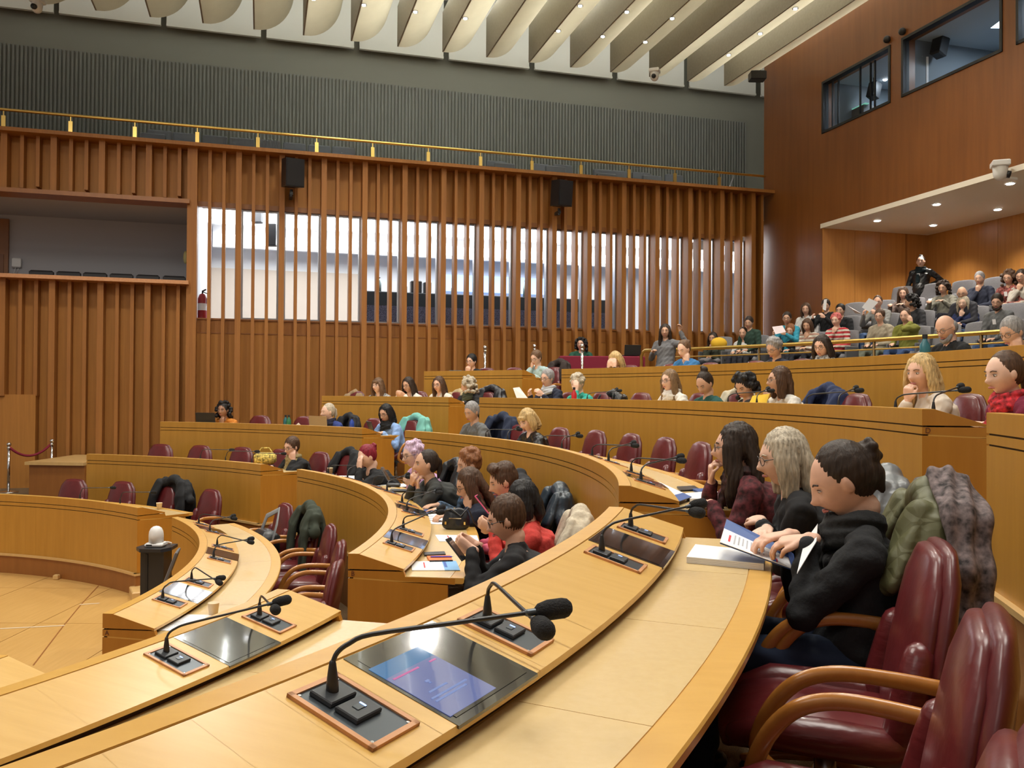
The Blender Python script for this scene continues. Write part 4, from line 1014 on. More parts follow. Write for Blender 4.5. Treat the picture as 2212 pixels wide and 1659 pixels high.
# near people
a = -17.0; bs_ = pol(RR['C']+.86, a, FL['C'])
hd_ = at_Y(1820, 1040, 2.85)
person('woman in black with a claw-clipped brown bun, reading a blue folder in the foreground', loc=bs_, rz=rad(a+90), hloc=hd_, skin=1, hair='updo', hc='dark', top=('black', (.011, .012, .014), 'knit'), pose='read', hy=4, pt=27, voxel=NEAR, legs=True, bottoms=(.015, .03, .07), scarf=('charcoal', (.012, .013, .014)),
       extra={'wr1': ((.075, .16, .86), (-.45, 1, -.1), (0, -.1, -1), 26), 'wr-1': ((-.055, .10, .87), (.25, 1, -.15), (.2, 0, -1), 30)})
person('blonde woman in a black jacket with folded arms, between the scarf woman and the reader', 1692, 990, 'C', Yd=3.8, skin=0, hair='lob', hc='ash', top=('black', BLK[1], 'plainc'), pose='crossed', hy=6, pt=10, voxel=NEAR, glasses=True, rh=.70)
person('woman with long dark hair and burgundy knit, hand at her mouth by the folder', 1588, 968, 'C', Yd=4.45, skin=1, hair='long', hc='dark', top=('burgundy', (.085, .014, .018), 'print'), pose='mouth_r', hy=-10, pt=2, voxel=NEAR, glasses=True, scarf=('darkprint', (.05, .02, .018), 'print'), rh=.66)
person('blonde woman in a black leather jacket leaning over her notes', 1140, 908, 'C', skin=0, hair='bob', hc='blonde', top=('black', (.012, .012, .013), 'leather'), pose='write', pt=26, hy=8, voxel=MID, bangs=True)
person('man with grey crop, moustache and grey sweater in the third row', 1019, 890, 'C', skin=3, hair='crop', hc='grey', top=('grey', (.13, .135, .14), 'knit'), pose='table', pt=20, hy=14, voxel=MID)
person('woman with black bob, glasses and light blue sweater at a laptop', 834, 893, 'C', skin=2, hair='lob', hc='black', top=('sky', (.24, .38, .68), 'knit'), pose='table', pt=18, hy=8, voxel=MID, glasses=True, scarf=BLK)
person('woman with blonde ponytail and blue sweater in the third row', 708, 890, 'C', skin=0, hair='pony', hc='ash', top=('royal', (.025, .045, .19), 'knit'), pose='table', pt=6, hy=-18, voxel=MID, scarf=('inky', (.012, .012, .03)))
person('woman with black curly hair and orange top at the far left laptop', 482, 886, 'C', skin=4, hair='curly', hc='black', top=('orange', (.55, .19, .02), 'plainc'), pose='chin_l', hy=10, pt=4, voxel=MID, badge=True)
# second row
person('woman with dyed dark red hair in black, hand to her forehead', 793, 987, 'B', Yd=9.3, skin=0, hair='bun', hc='red', top=('black', BLK[1], 'knit'), pose='brow_l', pt=30, hy=4, voxel=MID, badge=True)
person('woman with short lavender hair and lilac cardigan', 892, 982, 'B', Yd=8.3, skin=0, hair='curly_short', hc='lavender', top=('lilac', (.50, .30, .52), 'knit'), pose='phone', pt=12, hy=10, voxel=MID, glasses=True)
person('woman with dark ponytail and charcoal jacket, hands clasped at her mouth', 920, 1003, 'B', Yd=7.6, skin=2, hair='pony', hc='dark', top=('charcoal', (.032, .034, .032), 'plainc'), pose='both_chin', pt=2, hy=4, voxel=MID, rh=.60)
person('woman with auburn curls partly hidden behind the long-haired writer', 1014, 1003, 'B', Yd=7.3, skin=2, hair='curly_short', hc='auburn', top=('denimprint', (.06, .10, .16), 'print'), pose='table', pt=16, hy=4, voxel=.009, rh=.85)
person('woman with very long brown hair and navy sweater writing with a pencil', 1015, 1048, 'B', Yd=6.6, skin=2, hair='long', hc='brown', top=('navy', (.012, .016, .035), 'knit'), pose=('write', 'cheek'), pt=22, hy=6, voxel=MID, glasses=True, rh=.64)
person('person with short tousled brown hair and pink top in the second row', 1088, 1040, 'B', Yd=6.25, skin=2, hair='quiff', hc='brown', top=('pink', (.72, .13, .22), 'plainc'), pose='lap', pt=20, hy=4, voxel=MID, rh=.74)
person('woman with black bob and red sleeve looking at her raised phone', 1128, 1082, 'B', Yd=5.5, skin=2, hair='bob', hc='black', top=('redbeige', (.55, .05, .04), 'knit'), pose='phone', pt=14, hy=14, voxel=MID, rh=.80)
person('woman with short brown hair and black jacket holding a phone in the centre', 1094, 1122, 'B', Yd=4.8, skin=1, hair='short', hc='brown', top=('black', (.022, .018, .022), 'plainc'), pose='phone', pt=18, hy=6, voxel=NEAR, glasses=True, badge=True, rh=.72, legs=True)
person('woman with short brown hair, yellow scarf and black coat resting on her fist', 630, 966, 'B', skin=1, hair='short', hc='brown', top=('black', BLK[1], 'plainc'), pose='cheek_l', pt=14, hy=6, voxel=MID, glasses=True, scarf=('mustard', (.30, .23, .10)))
# fourth row
D_ = [('woman with bangs and blonde-brown hair in a grey jacket over black', 816, 833, 0, 'wavy', 'mid', ('greymel', (.28, .28, .27), 'print'), 'table', 2, 0, dict(bangs=True, glasses=True)),
      ('woman with brown curly hair in white looking at her phone', 882, 832, 2, 'wavy', 'dark', ('cream', (.66, .62, .55), 'knit'), 'phone', 14, 0, dict(glasses=True)),
      ('woman with long auburn-brown hair, glasses and white cardigan', 948, 831, 1, 'long', 'brown', ('cream', (.66, .62, .55), 'knit'), 'table', 8, 8, dict(glasses=True)),
      ('woman with wavy blonde hair turned away, olive scarf and black top', 1010, 833, 1, 'curly', 'ash', ('black', BLK[1], 'plainc'), 'table', 14, -70, dict(scarf=('olive', (.07, .08, .05)))),
      ('grey-haired man with moustache and navy cardigan holding a paper', 1182, 818, 1, 'short', 'grey', ('navy', (.015, .017, .03), 'knit'), 'read', 8, 10, dict(glasses=True, scarf=('whiteshirt', (.5, .52, .56), 'plainc'))),
      ('woman with short blonde hair and teal top, hand on her face', 1247, 829, 0, 'curly_short', 'ash', ('teal', (.03, .35, .28), 'knit'), 'brow_l', 20, 20, {}),
      ('woman with ombre long hair, glasses and white roll-neck', 1446, 823, 0, 'long', 'ombre', ('offwhite', (.70, .68, .64), 'knit'), 'table', 4, 10, dict(glasses=True, scarf=('offwhite', (.70, .68, .64)))),
      ('woman with dark top bun and dark teal sweater looking down', 1522, 829, 2, 'topbun', 'dark', ('darkteal', (.012, .075, .065), 'knit'), 'write', 34, 20, {}),
      ('woman with black curly hair looking down by the yellow folder', 1608, 835, 3, 'curly', 'black', ('darkgrey', (.06, .06, .065), 'knit'), 'write', 28, 20, {}),
      ('woman with glasses, earring and white sweater leaning on her hand', 1683, 822, 2, 'lob', 'brown', ('offwhite', (.70, .68, .64), 'knit'), 'mouth_r', 2, -12, dict(glasses=True)),
      ('woman with long strawberry blonde hair and cream blazer, fist at her mouth', 1990, 806, 1, 'wavy', 'blonde', ('creamblazer', (.66, .58, .50), 'plainc'), 'mouth_r', 6, 24, dict(voxel=.0062)),
      ('woman with brown ponytail, burgundy sweater and red gold-dotted scarf', 2168, 808, 0, 'pony', 'brown', ('wine', (.17, .012, .04), 'knit'), 'crossed', 10, 12, dict(voxel=.0062, scarf=('redgold', (.42, .02, .03), 'print')))]
for lb, x, y, sk, h_, hc_, tp, po, pt_, hy_, kw in D_:
    kw = dict(kw); vx_ = kw.pop('voxel', .0088)
    person(lb, x, y, 'D', skin=sk, hair=h_, hc=hc_, top=tp, pose=po, pt=pt_, hy=hy_, voxel=vx_, rh=.66, **kw)
E_ = [('person with short dark hair and black top behind the short left desk', 1018, 781, 1, 'short', 'black', ('black', BLK[1], 'knit'), 'mouth_r', 8, 6, dict(glasses=True)),
      ('woman with reddish blonde hair and pale blue sweater leaning on her hand', 1158, 774, 0, 'short', 'mid', ('paleblue', (.38, .52, .54), 'knit'), 'cheek_r', 20, 4, dict(glasses=True)),
      ('blonde woman in black covering her face with her hands', 1330, 778, 0, 'lob', 'blonde', ('black', BLK[1], 'knit'), 'both_brow', 30, 10, {}),
      ('woman with brown bun and bright blue jacket in front of the standing woman', 1477, 755, 0, 'bun', 'mid', ('blue', (.03, .15, .36), 'plainc'), 'cheek_l', 24, 10, {}),
      ('man with curly grey-brown hair and navy coat reading in the fifth row', 1672, 753, 2, 'curly_short', 'grey', ('navy', (.015, .02, .045), 'plainc'), 'write', 24, 12, dict(glasses=True)),
      ('woman with dark wavy hair, glasses and black and white scarf', 1776, 749, 1, 'wavy', 'dark', ('bwprint', (.30, .30, .30), 'print'), 'write', 14, 20, dict(glasses=True, scarf=('bwprint', (.30, .30, .30), 'print'))),
      ('balding man with glasses and black hooded top looking down', 2043, 708, 1, 'bald', 'grey', ('black', (.014, .014, .018), 'knit'), 'write', 28, 14, dict(glasses=True, voxel=.0065, beard='grey')),
      ('grey-haired man with glasses and denim shirt at the right edge', 2186, 718, 2, 'crop', 'grey', ('denim', (.30, .40, .50), 'plainc'), 'cheek_l', 22, 14, dict(glasses=True, voxel=.0065))]
for lb, x, y, sk, h_, hc_, tp, po, pt_, hy_, kw in E_:
    kw = dict(kw); vx_ = kw.pop('voxel', .0095)
    person(lb, x, y, 'E', skin=sk, hair=h_, hc=hc_, top=tp, pose=po, pt=pt_, hy=hy_, voxel=vx_, rh=.66, **kw)

for row, a_, rr_, lb in PCH:
    short = lb.split(',')[0].split(' by ')[0].split(' in the ')[0]; w_ = short.split()[:10]
    ensure_chair(row, a_, 'burgundy armchair under the '+' '.join(w_), rr_+.01)
# ------------------------------------------------------------ audience in grey theatre seats
M_seat = plain('grey_seat_cloth', (.20, .195, .21), .9, bmp=(70, .3), var=.08)
M_seat2 = plain('grey_seat_shell', (.12, .12, .125), .6)
def make_tseat(label):
    t = thing('theatre_chair', label, 'seat', (0, 0, 0), 0, 'grey theatre seats')
    q = MB(); q.loft([(0, -.20, .44), (0, -.24, .62), (0, -.28, .80), (0, -.30, .93)], [(.235, .045), (.25, .05), (.25, .05), (.235, .04)], 4 if 0 else 16, (1, 0, 0)); q.build('backrest', M_seat, t, True)
    q = MB(); q.box((0, .04, .44), (.47, .46, .12), None, .04); q.build('seat', M_seat, t, True)
    for s in (-1, 1):
        q = MB(); q.box((s*.265, 0, .36), (.035, .42, .56), None, .01); q.build('armrest', M_seat2, t)
    return t
ts = [None]
def tseat(p, a, lb):
    if ts[0] is None: ts[0] = make_tseat(lb); o = ts[0]
    else: o = copy_tree(ts[0])
    o.location = p; o.rotation_euler = (0, 0, rad(a+90)); o['label'] = lb; return o
FR = lambda k: 17.1+.9*k
FF = lambda k: 2.5+.36*k
AUD = [('woman with curly dark hair by a yellow cushion, hand at her chin', 1540, 731, 3, 'wavy', 'dark', ('darkgreen', (.03, .035, .02), 'plainc'), 'lapchin', {}),
 ('woman with sunglasses on her dark hair and a white shirt', 1605, 720, 2, 'pony', 'dark', ('white', (.68, .67, .66), 'plainc'), 'lap', {}),
 ('man with dark hair and dark green sweater below the last slats', 1618, 697, 2, 'crop', 'dark', ('pine', (.02, .05, .035), 'knit'), 'lap', {}),
 ('man with glasses and turquoise top reading a sheet', 1700, 688, 2, 'crop', 'dark', ('turquoise', (.03, .28, .40), 'plainc'), 'read', dict(glasses=True)),
 ('older woman with reddish hair and black sweater over the rail', 1708, 714, 1, 'lob', 'auburn', ('black', BLK[1], 'knit'), 'lap', {}),
 ('woman with brown hair and a beige striped blanket scarf', 1744, 703, 2, 'lob', 'brown', ('blanket', (.35, .20, .15), 'stripe'), 'lapchin', {}),
 ('woman with brown hair and a white top next to the raised brochure', 1741, 668, 1, 'lob', 'brown', ('white', (.68, .67, .66), 'plainc'), 'lap', {}),
 ('person in black holding a brochure in front of the face', 1784, 660, 1, 'crop', 'dark', ('black', BLK[1], 'knit'), 'read', {}),
 ('person with short black hair behind the pink-haired woman', 1815, 671, 2, 'short', 'black', ('black', BLK[1], 'knit'), 'lap', {}),
 ('woman with short pink-red hair and red and cream striped sweater', 1806, 692, 0, 'curly_short', 'pink', ('redstripe', (.45, .03, .04), 'stripe'), 'lapchin', {}),
 ('person with short brown hair and beige vest over grey sleeves', 1900, 684, 1, 'short', 'brown', ('beigevest', (.36, .31, .23), 'knit'), 'lap', dict(bottoms=(.16, .18, .14), glasses=True)),
 ('woman with brown ponytail and olive green jacket, hand at her ear', 1955, 683, 1, 'pony', 'brown', ('lime', (.20, .20, .03), 'plainc'), 'ear_l', dict(bottoms=(.05, .10, .25))),
 ('woman with glasses and grey top holding sheets', 1896, 653, 1, 'updo', 'brown', ('greyknit', (.24, .24, .23), 'knit'), 'read', dict(glasses=True, bottoms=(.05, .10, .22))),
 ('woman with long brown hair writing in the third audience row', 1951, 634, 1, 'long', 'brown', ('taupe', (.20, .14, .12), 'plainc'), 'write', {}),
 ('person with dark curly hair seen from behind in the audience', 1968, 652, 3, 'curly', 'black', ('dark', (.03, .03, .035), 'knit'), 'lap', dict(hy=-60)),
 ('woman with curly dark hair and grey-green jacket over papers', 2037, 622, 2, 'curly', 'dark', ('sage', (.22, .21, .17), 'plainc'), 'write', {}),
 ('man with receding hair and black glasses in the audience', 2078, 634, 2, 'bald', 'grey', ('darkcoat', (.03, .03, .04), 'plainc'), 'lap', dict(glasses=True)),
 ('grey-haired man in a navy suit with his hand at his mouth', 2116, 602, 2, 'crop', 'grey', ('navysuit', (.025, .03, .055), 'plainc'), 'lapchin', {}),
 ('woman with curly brown hair, glasses and red patterned blouse', 2178, 600, 2, 'curly', 'brown', ('redprint', (.20, .05, .04), 'print'), 'lap', dict(glasses=True, badge=True)),
 ('woman with ash blonde hair and navy sweater, fingers at her mouth', 2081, 655, 0, 'lob', 'ash', ('navyblue', (.02, .03, .10), 'knit'), 'lapchin', dict(bottoms=(.04, .08, .22))),
 ('bearded man with glasses, grey sweater and name badge', 2154, 652, 1, 'crop', 'dark', ('grey', (.12, .125, .13), 'knit'), 'lap', dict(glasses=True, beard='dark', badge=True, bottoms=(.04, .08, .18))),
 ('person with glasses and beige coat cut by the right edge of the audience', 2206, 598, 2, 'short', 'dark', ('beigecoat', (.42, .38, .33), 'plainc'), 'lapchin', dict(glasses=True))]
def in_room(p):
    q = Vector((p.x, p.y, 0))-CORN; t, off = q.dot(WN), q.dot(WE)
    return (off < -.5 and t > .6) or (t > tn+.5 and off < nd-.45)
occ = {k: [] for k in range(5)}
for lb, x, y, sk, h_, hc_, tp, po, kw in AUD:
    best = min(range(4), key=lambda k: abs(at_R(x, y, FR(k)-.05).z-(FF(k)+1.12)) if in_room(at_R(x, y, FR(k)-.05)) else 9)
    H = at_R(x, y, FR(best)-.05); a = ang(H); fz = FF(best)
    if H.z-fz < 1.02: fz = H.z-1.02
    if H.z-fz > 1.24: H.z = fz+1.24
    occ[best].append(a)
    kw = dict(kw); hy_ = kw.pop('hy', 10+(x % 7)*2)
    person(lb, loc=pol(FR(best)+.02, a, fz), rz=rad(a+90), hloc=H, skin=sk, hair=h_, hc=hc_, top=tp, pose=po, pt=8+(x % 5)*3, hy=hy_, voxel=.0125, legs=True, group=None, **kw)
SL = []
for k in range(5):
    R_ = FR(k)+.04; a_ = 0.
    xs = sorted(occ[k]); grid = list(xs); st = .60/R_*57.3
    lo, hi = 12, 44
    cur = lo
    allp = [lo]+xs+[hi]
    for p0_, p1_ in zip(allp[:-1], allp[1:]):
        n = int((p1_-p0_)/st+.35)
        for i in range(1, n): grid.append(p0_+(p1_-p0_)*i/n)
    for a_ in sorted(grid):
        p = pol(R_, a_, FF(k))
        if not in_room(p): continue
        px_, py_ = pix(p+Vector((0, 0, .7)))
        if px_ > 2300 or px_ < 1500: continue
        s_ = 'occupied' if min([abs(a_-o) for o in occ[k]]+[9]) < .05 else 'empty'
        SL.append((k, px_, p, a_, s_))
for k in range(5):
    for i_, (_, px_, p, a_, s_) in enumerate(sorted([q_ for q_ in SL if q_[0] == k], key=lambda q_: q_[1])): tseat(p, a_, 'grey theatre seat, %s, %s in the %s audience row' % (s_, nth(i_), ['front', 'second', 'third', 'fourth', 'back'][k]))
# papers held by the audience
def sheet(name, label, pts, mat=None, cat='paper', th=.0015):
    pts = [Vector(p) for p in pts]; c = sum(pts, Vector())/len(pts); nrm = (pts[1]-pts[0]).cross(pts[2]-pts[1]).normalized()
    q = MB(); q.prism([p-c for p in pts], nrm*th); o = q.build(name, mat or M_paper); o.location = c; tag(o, label, cat); return o
sheet('paper_sheet', 'white sheet raised before the woman with glasses and grey top', [at_Y(1862, 664, 15.6), at_Y(1877, 644, 15.6), at_Y(1897, 653, 15.6), at_Y(1878, 674, 15.6)])
sheet('paper_sheet', 'white sheet held low left of the raised sheet', [at_Y(1831, 660, 15.7), at_Y(1842, 668, 15.5), at_Y(1862, 678, 15.5), at_Y(1848, 677, 15.7)])
sheet('brochure', 'brochure held up in front of a face in the audience', [at_Y(1777, 668, 15.9), at_Y(1780, 647, 15.9), at_Y(1786, 646, 15.8), at_Y(1784, 671, 15.8)], cat='brochure')
sheet('paper_sheet', 'pale printed sheet read by the man in turquoise', [at_Y(1668, 706, 15.9), at_Y(1690, 703, 15.9), at_Y(1698, 717, 15.7), at_Y(1675, 722, 15.7)], plain('pinkish_paper', (.62, .52, .54), .8))
sheet('paper_sheet', 'white sheet on the lap of the curly-haired woman in the upper audience', [at_Y(2005, 646, 16.6), at_Y(2024, 643, 16.6), at_Y(2018, 655, 16.3), at_Y(2010, 656, 16.3)])
c_ = at_Y(1553, 742, 16.4)
q = MB(); q.ball((0, 0, 0), (.16, .10, .12), 14); o = q.build('cushion', plain('yellow_cloth', (.70, .42, .02), .8), None, True); o.location = c_; tag(o, 'yellow cushion or scarf beside the curly-haired woman', 'cushion')
# standing people
H = at_Y(1437, 716, 15.0); person('standing woman in a grey sweater dress raising one hand behind the desks', loc=Vector((H.x, H.y, FL['E'])), rz=rad(ang(H)+100), hloc=H, skin=2, hair='long', hc='dark', top=('heather', (.17, .17, .18), 'knit'), pose='talk', hy=20, pt=4, voxel=.010, standing=True, bottoms=(.14, .14, .15),
   extra={'wr1': ((.12, .22, 1.22), (-.6, .6, .4), (0, 0, -1), 25), 'wr-1': ((-.34, .12, 1.58), (0, .2, 1), (0, 1, 0), 38)})
H = at_Y(1989, 566, 17.8); person('standing woman in a black leather jacket and scarf at the back of the audience', loc=Vector((H.x, H.y, 3.5)), rz=rad(ang(H)+100), hloc=H, skin=0, hair='topbun', hc='black', top=('black', (.014, .02, .022), 'leather'), pose='stand', hy=10, pt=-2, voxel=.0105, standing=True, bottoms=(.012, .02, .05), scarf=('deepteal', (.004, .016, .02)), badge=True)
H = at_Y(1255, 744, 17.2); person('woman with curly dark hair and green top behind the red-clothed table', loc=Vector((H.x+.02, H.y+.15, 2.15)), rz=rad(180), hloc=H, skin=1, hair='curly', hc='black', top=('green', (.015, .09, .055), 'plainc'), pose='tablein' if 0 else 'table', hy=-20, pt=0, voxel=.0105, glasses=True)
# red table
M_redc = plain('burgundy_cloth', (.20, .008, .03), .85, bmp=(8, .4))
p0_, p1_ = at_Y(1208, 770, 16.7), at_Y(1392, 769, 16.7); tz_ = (p0_.z+p1_.z)/2
tb = thing('cloth_table', 'table under a burgundy cloth beside the brass rail', 'table', Vector(((p0_.x+p1_.x)/2, 16.9, 2.15)))
q = MB(); q.box((0, 0, (tz_-2.15)/2), (p1_.x-p0_.x, .6, tz_-2.15), None, .02); q.build('tablecloth', M_redc, tb)
def laptop(p, rz, label, col=M_black, w=.33, open_=100, h=.22):
    t = thing('laptop', label, 'laptop', p, rz)
    q = MB(); q.box((0, 0, .008), (w, .23, .015), None, .004); q.build('keyboard_base', col, t)
    M = Matrix.Rotation(rad(open_-90), 3, 'X')
    q = MB(); q.box(Vector((0, -.115, .012))+M @ Vector((0, 0, h/2)), (w, .008, h), M); q.build('lid', col, t)
    return t
laptop(at_Y(1362, 769, 16.8), rad(10), 'open black laptop on the burgundy table', h=.2)
# brass rail of the audience
zr = 3.07; rl = thing('brass_railing', 'brass handrail curving in front of the audience', 'railing', pol(14.8, 30, 1.75))
pts = [at_R(1392, 760, 14.8).lerp(at_R(1392, 760, 14.8), 0)]
a1_ = ang(at_R(1394, 757, 14.8)); pts = []
for i in range(30): pts.append(pol(14.8, a1_+(6-a1_)*i/29, zr))
pts = [pol(14.8, a1_+.35, 1.9), pol(14.8, a1_+.35, zr-.1), pol(14.8, a1_+.2, zr-.03)]+pts
q = MB(); q.loft([p-rl.location for p in pts], .032, 10); q.build('handrail', M_brass, rl, True)
q = MB(); q.loft([p-Vector((0, 0, .14))-rl.location for p in pts[4:]], .012, 8); q.build('lower_rail', M_brass, rl, True)
for px_ in (1640, 1888, 2120):
    a_ = ang(at_R(px_, 745, 14.8)); q = MB(); q.cyl(pol(14.8, a_, 1.9)-rl.location, pol(14.8, a_, zr)-rl.location, .022); q.build('post', plain('dark_bronze', (.10, .06, .02), .4, .8), rl, True)
# chrome rope stanchions
M_rope = plain('burgundy_rope', (.22, .01, .03), .8)
def stanchion(p, h, label):
    t = thing('rope_stanchion', label, 'stanchion', p)
    q = MB(); q.lathe([(.16, 0), (.16, .012), (.05, .03), (.03, .035)], n=20); q.build('base', M_chrome, t, True)
    q = MB(); q.cyl((0, 0, .03), (0, 0, h-.07), .024); q.build('post', M_chrome, t, True)
    q = MB(); q.lathe([(.034, h-.10), (.034, h-.07), (.02, h-.06), (.02, h-.045)], n=16); q.ball((0, 0, h-.02), .04, 14); q.build('finial', M_chrome, t, True); return t
def rope(a, c, sag, label):
    a, c = Vector(a), Vector(c); pts = [a.lerp(c, i/12)-Vector((0, 0, sag*4*(i/12)*(1-i/12))) for i in range(13)]
    q = MB(); q.loft([p-a for p in pts], .022, 8); o = q.build('barrier_rope', M_rope, None, True); o.location = a; tag(o, label, 'rope')
q_floor([(-13, 12.9), (-6.4, 12.9), (-6.3, 16.6), (-13, 15.0)], 0, .45, M_carpet)
s1, s2 = at_z(18, 1064, .45), at_z(111, 1058, .45)
stanchion(s1, .86, 'left chrome rope stanchion by the lower left wall'); stanchion(s2, .90, 'right chrome rope stanchion by the lower left wall')
rope(s1+Vector((.02, 0, .78)), s2+Vector((-.02, 0, .82)), .17, 'burgundy rope hanging between the two stanchions at the left')
for px_, ty, Y_, lb in ((1048, 749, 16.0, 'chrome stanchion left of the woman in pale blue'), (1155, 746, 16.6, 'chrome stanchion right behind the woman in pale blue'), (1258, 745, 14.6, 'chrome stanchion in front of the burgundy table')):
    p = at_Y(px_, ty, Y_); stanchion(Vector((p.x, p.y, p.z-1.0)), 1.0, lb)
# wooden step at the left end of the third row
q = MB(); p = at_Y(105, 1003, 14.9); p2 = at_Y(196, 1003, 14.6)
q_floor([(p.x, 14.3), (p2.x+.1, 14.2), (p2.x+.2, 15.9), (p.x, 15.9)], .45, 1.0, M_plinth); q_floor([(p.x-.05, 14.25), (p2.x+.1, 14.15), (p2.x+.2, 15.9), (p.x-.05, 15.9)], 1.0, 1.05, M_ledge)
# ------------------------------------------------------------ upper gallery seats, loggia chairs, wall speakers, cameras
M_gs = plain('slate_seat', (.15, .16, .18), .8)
def back_seat(p, rz, label, grp, mat=M_gs, w=.5):
    t = thing('gallery_chair', label, 'seat', p, rz, grp)
    q = MB(); q.box((0, 0, -.2), (w, .09, .45), None, .03); q.build('backrest', mat, t)
    q = MB(); q.box((0, -.25, -.42), (w, .45, .1), None, .03); q.build('seat', mat, t, True)
    return t
wz = math.atan2(WE.y, WE.x)
GS_ = [(345, 294, 0), (330, 301, 1), (400, 300, 0), (465, 306, 1), (522, 311, 1), (580, 315, 1), (636, 321, 0), (690, 326, 0), (742, 330, 1), (1072, 359, 0), (1090, 364, 1), (1165, 365, 0), (1200, 370, 1), (1215, 367, 0), (1302, 377, 0), (1340, 380, 0), (1310, 386, 1), (1385, 383, 0), (1408, 390, 1), (1455, 388, 0)]
for i, (x, y, fr_) in enumerate(sorted(GS_)):
    u_, z_ = wpx(x, y, 1.3 if fr_ else 2.1); back_seat(W(u_, z_+.10, 1.3 if fr_ else 2.1), wz, 'slate grey seat behind the glass of the upper railing, %s' % nth(i), 'upper gallery seats')
ordn = ['leftmost', 'second from the left', 'third from the left', 'fourth from the left', 'fifth from the left', 'rightmost']
for i, x in enumerate((90, 149, 206, 263, 320, 377)):
    u_, z_ = wpx(x, 587+2.4*i, .55); t = back_seat(W(u_, z_, .55), wz, 'dark grey chair in the white loggia, %s of six' % ordn[i], 'loggia chairs', M_dark, .425)
u_, z_ = wpx(37, 568, 2.15)
t = thing('wall_intercom', 'pale wall intercom box beside the loggia door', 'intercom', W(u_, z_, 2.15), wz)
q = MB(); q.box((0, -.02, 0), (.17, .08, .2), None, .02); q.build('housing', M_ivory, t); q = MB(); q.loft([(-.02, -.03, -.1), (-.05, -.03, -.22), (0, -.03, -.26), (.03, -.03, -.12)], .006, 6); q.build('cord', M_ivory, t, True)
u_, z_ = wpx(401, 556, 1.6); t = thing('wall_lamp', 'round yellowish wall lamp at the right end of the loggia', 'lamp', W(u_, z_, 1.6), wz)
q = MB(); q.ball((0, 0, 0), (.05, .05, .14), 14); q.build('shade', plain('yellow_glass', (.65, .58, .25), .4), t, True)
def wall_speaker(px_, py_, label):
    u_, z_ = wpx(px_, py_, -.62); t = thing('wall_loudspeaker', label, 'loudspeaker', W(u_, z_, -.62), wz)
    M = Matrix.Rotation(rad(8), 3, 'X') @ Matrix.Rotation(rad(22), 3, 'Z')
    q = MB(); q.prism([M @ Vector(v) for v in ((-.19, -.17, -.27), (.19, -.17, -.27), (.14, .16, -.27), (-.14, .16, -.27))], M @ Vector((0, 0, .54))); q.build('cabinet', M_black, t)
    q = MB(); q.box(M @ Vector((0, -.176, 0)), (.35, .01, .5), M); q.build('grille', M_dark, t)
    q = MB(); q.cyl((0, .1, -.3), (0, .1, -.44), .03); q.box((0, .3, -.38), (.06, .5, .06)); q.build('bracket', M_black, t); return t
wall_speaker(630, 374, 'black loudspeaker on the slatted wall above the windows, left of two'); wall_speaker(1211, 418, 'black loudspeaker on the slatted wall above the windows, right of two')
def ptz(p, rz, label, k=1., col=M_ivory):
    t = thing('dome_camera', label, 'camera', p, rz)
    q = MB(); q.box((0, 0, .05*k), (.16*k, .16*k, .06*k), None, .015); q.build('mount', col, t)
    q = MB(); q.loft([(0, 0, .02*k), (0, 0, -.05*k)], [.07*k, .065*k], 14); q.build('head', col, t, True)
    q = MB(); q.cyl((0, -.05*k, -.05*k), (0, -.09*k, -.06*k), .035*k); q.build('lens', M_black, t, True); return t
ptz(at_Y(80, 10, 15.5), 0, 'white dome camera on a beam at the top left corner', 1.4)
ptz(at_Y(1414, 160, 17.6), rad(-20), 'small white camera hanging from a beam tip near the far corner', 1.3)
t_, z_ = rpx(2166, 366, -.2); ptz(RW(t_, z_, -.25), rad(70), 'white pan-tilt camera on the right wall above the soffit', 1.6)
o = MB(); o.box((0, 0, 0), (.30, .10, .05), None, .01); o = o.build('wall_bracket', M_ivory); o.location = RW(t_, z_-.14, -.1); o.rotation_euler = (0, 0, wz); tag(o, 'white bracket arm under the pan-tilt camera', 'bracket')
# ------------------------------------------------------------ lobby behind the slats
M_bar = plain('black_cloth', (.012, .014, .015), .85)
u0_, zb0 = wpx(785, 630, 2.3); u1_, zb1 = wpx(1335, 646, 2.3); zt_ = (wpx(1060, 640, 2.3)[1])
bar = thing('bar_table', 'long table under black cloth behind the slatted windows', 'table', W((u0_+u1_)/2, zwb-1.2, 2.5), wz)
q = MB(); q.box((0, 0, (zt_-zwb+1.2)-.24), (u1_-u0_, .7, .48), None, .02); q.build('tablecloth', M_bar, bar)
q = MB(); q.box((0, .1, .35), (u1_-u0_-.3, .4, .95)); q.build('base', M_bar, bar)
M_rug = plain('speckled_blue_panel', (.09, .105, .17), .9, bmp=(60, .3), var=.9)
zrd = wpx(1060, 668, 1.6)[1]; q = MB(); q.box((0, 0, 0), (u1_-u0_-.1, .04, .8)); o = q.build('room_divider', M_rug); o.location = W((u0_+u1_)/2-.1, zrd-.4, 1.6); o.rotation_euler = (0, 0, wz); tag(o, 'speckled blue-grey panel below the black bar cloth', 'panel')
M_bot = plain('bottle_glass', (.20, .26, .25), .15, spec=.8)
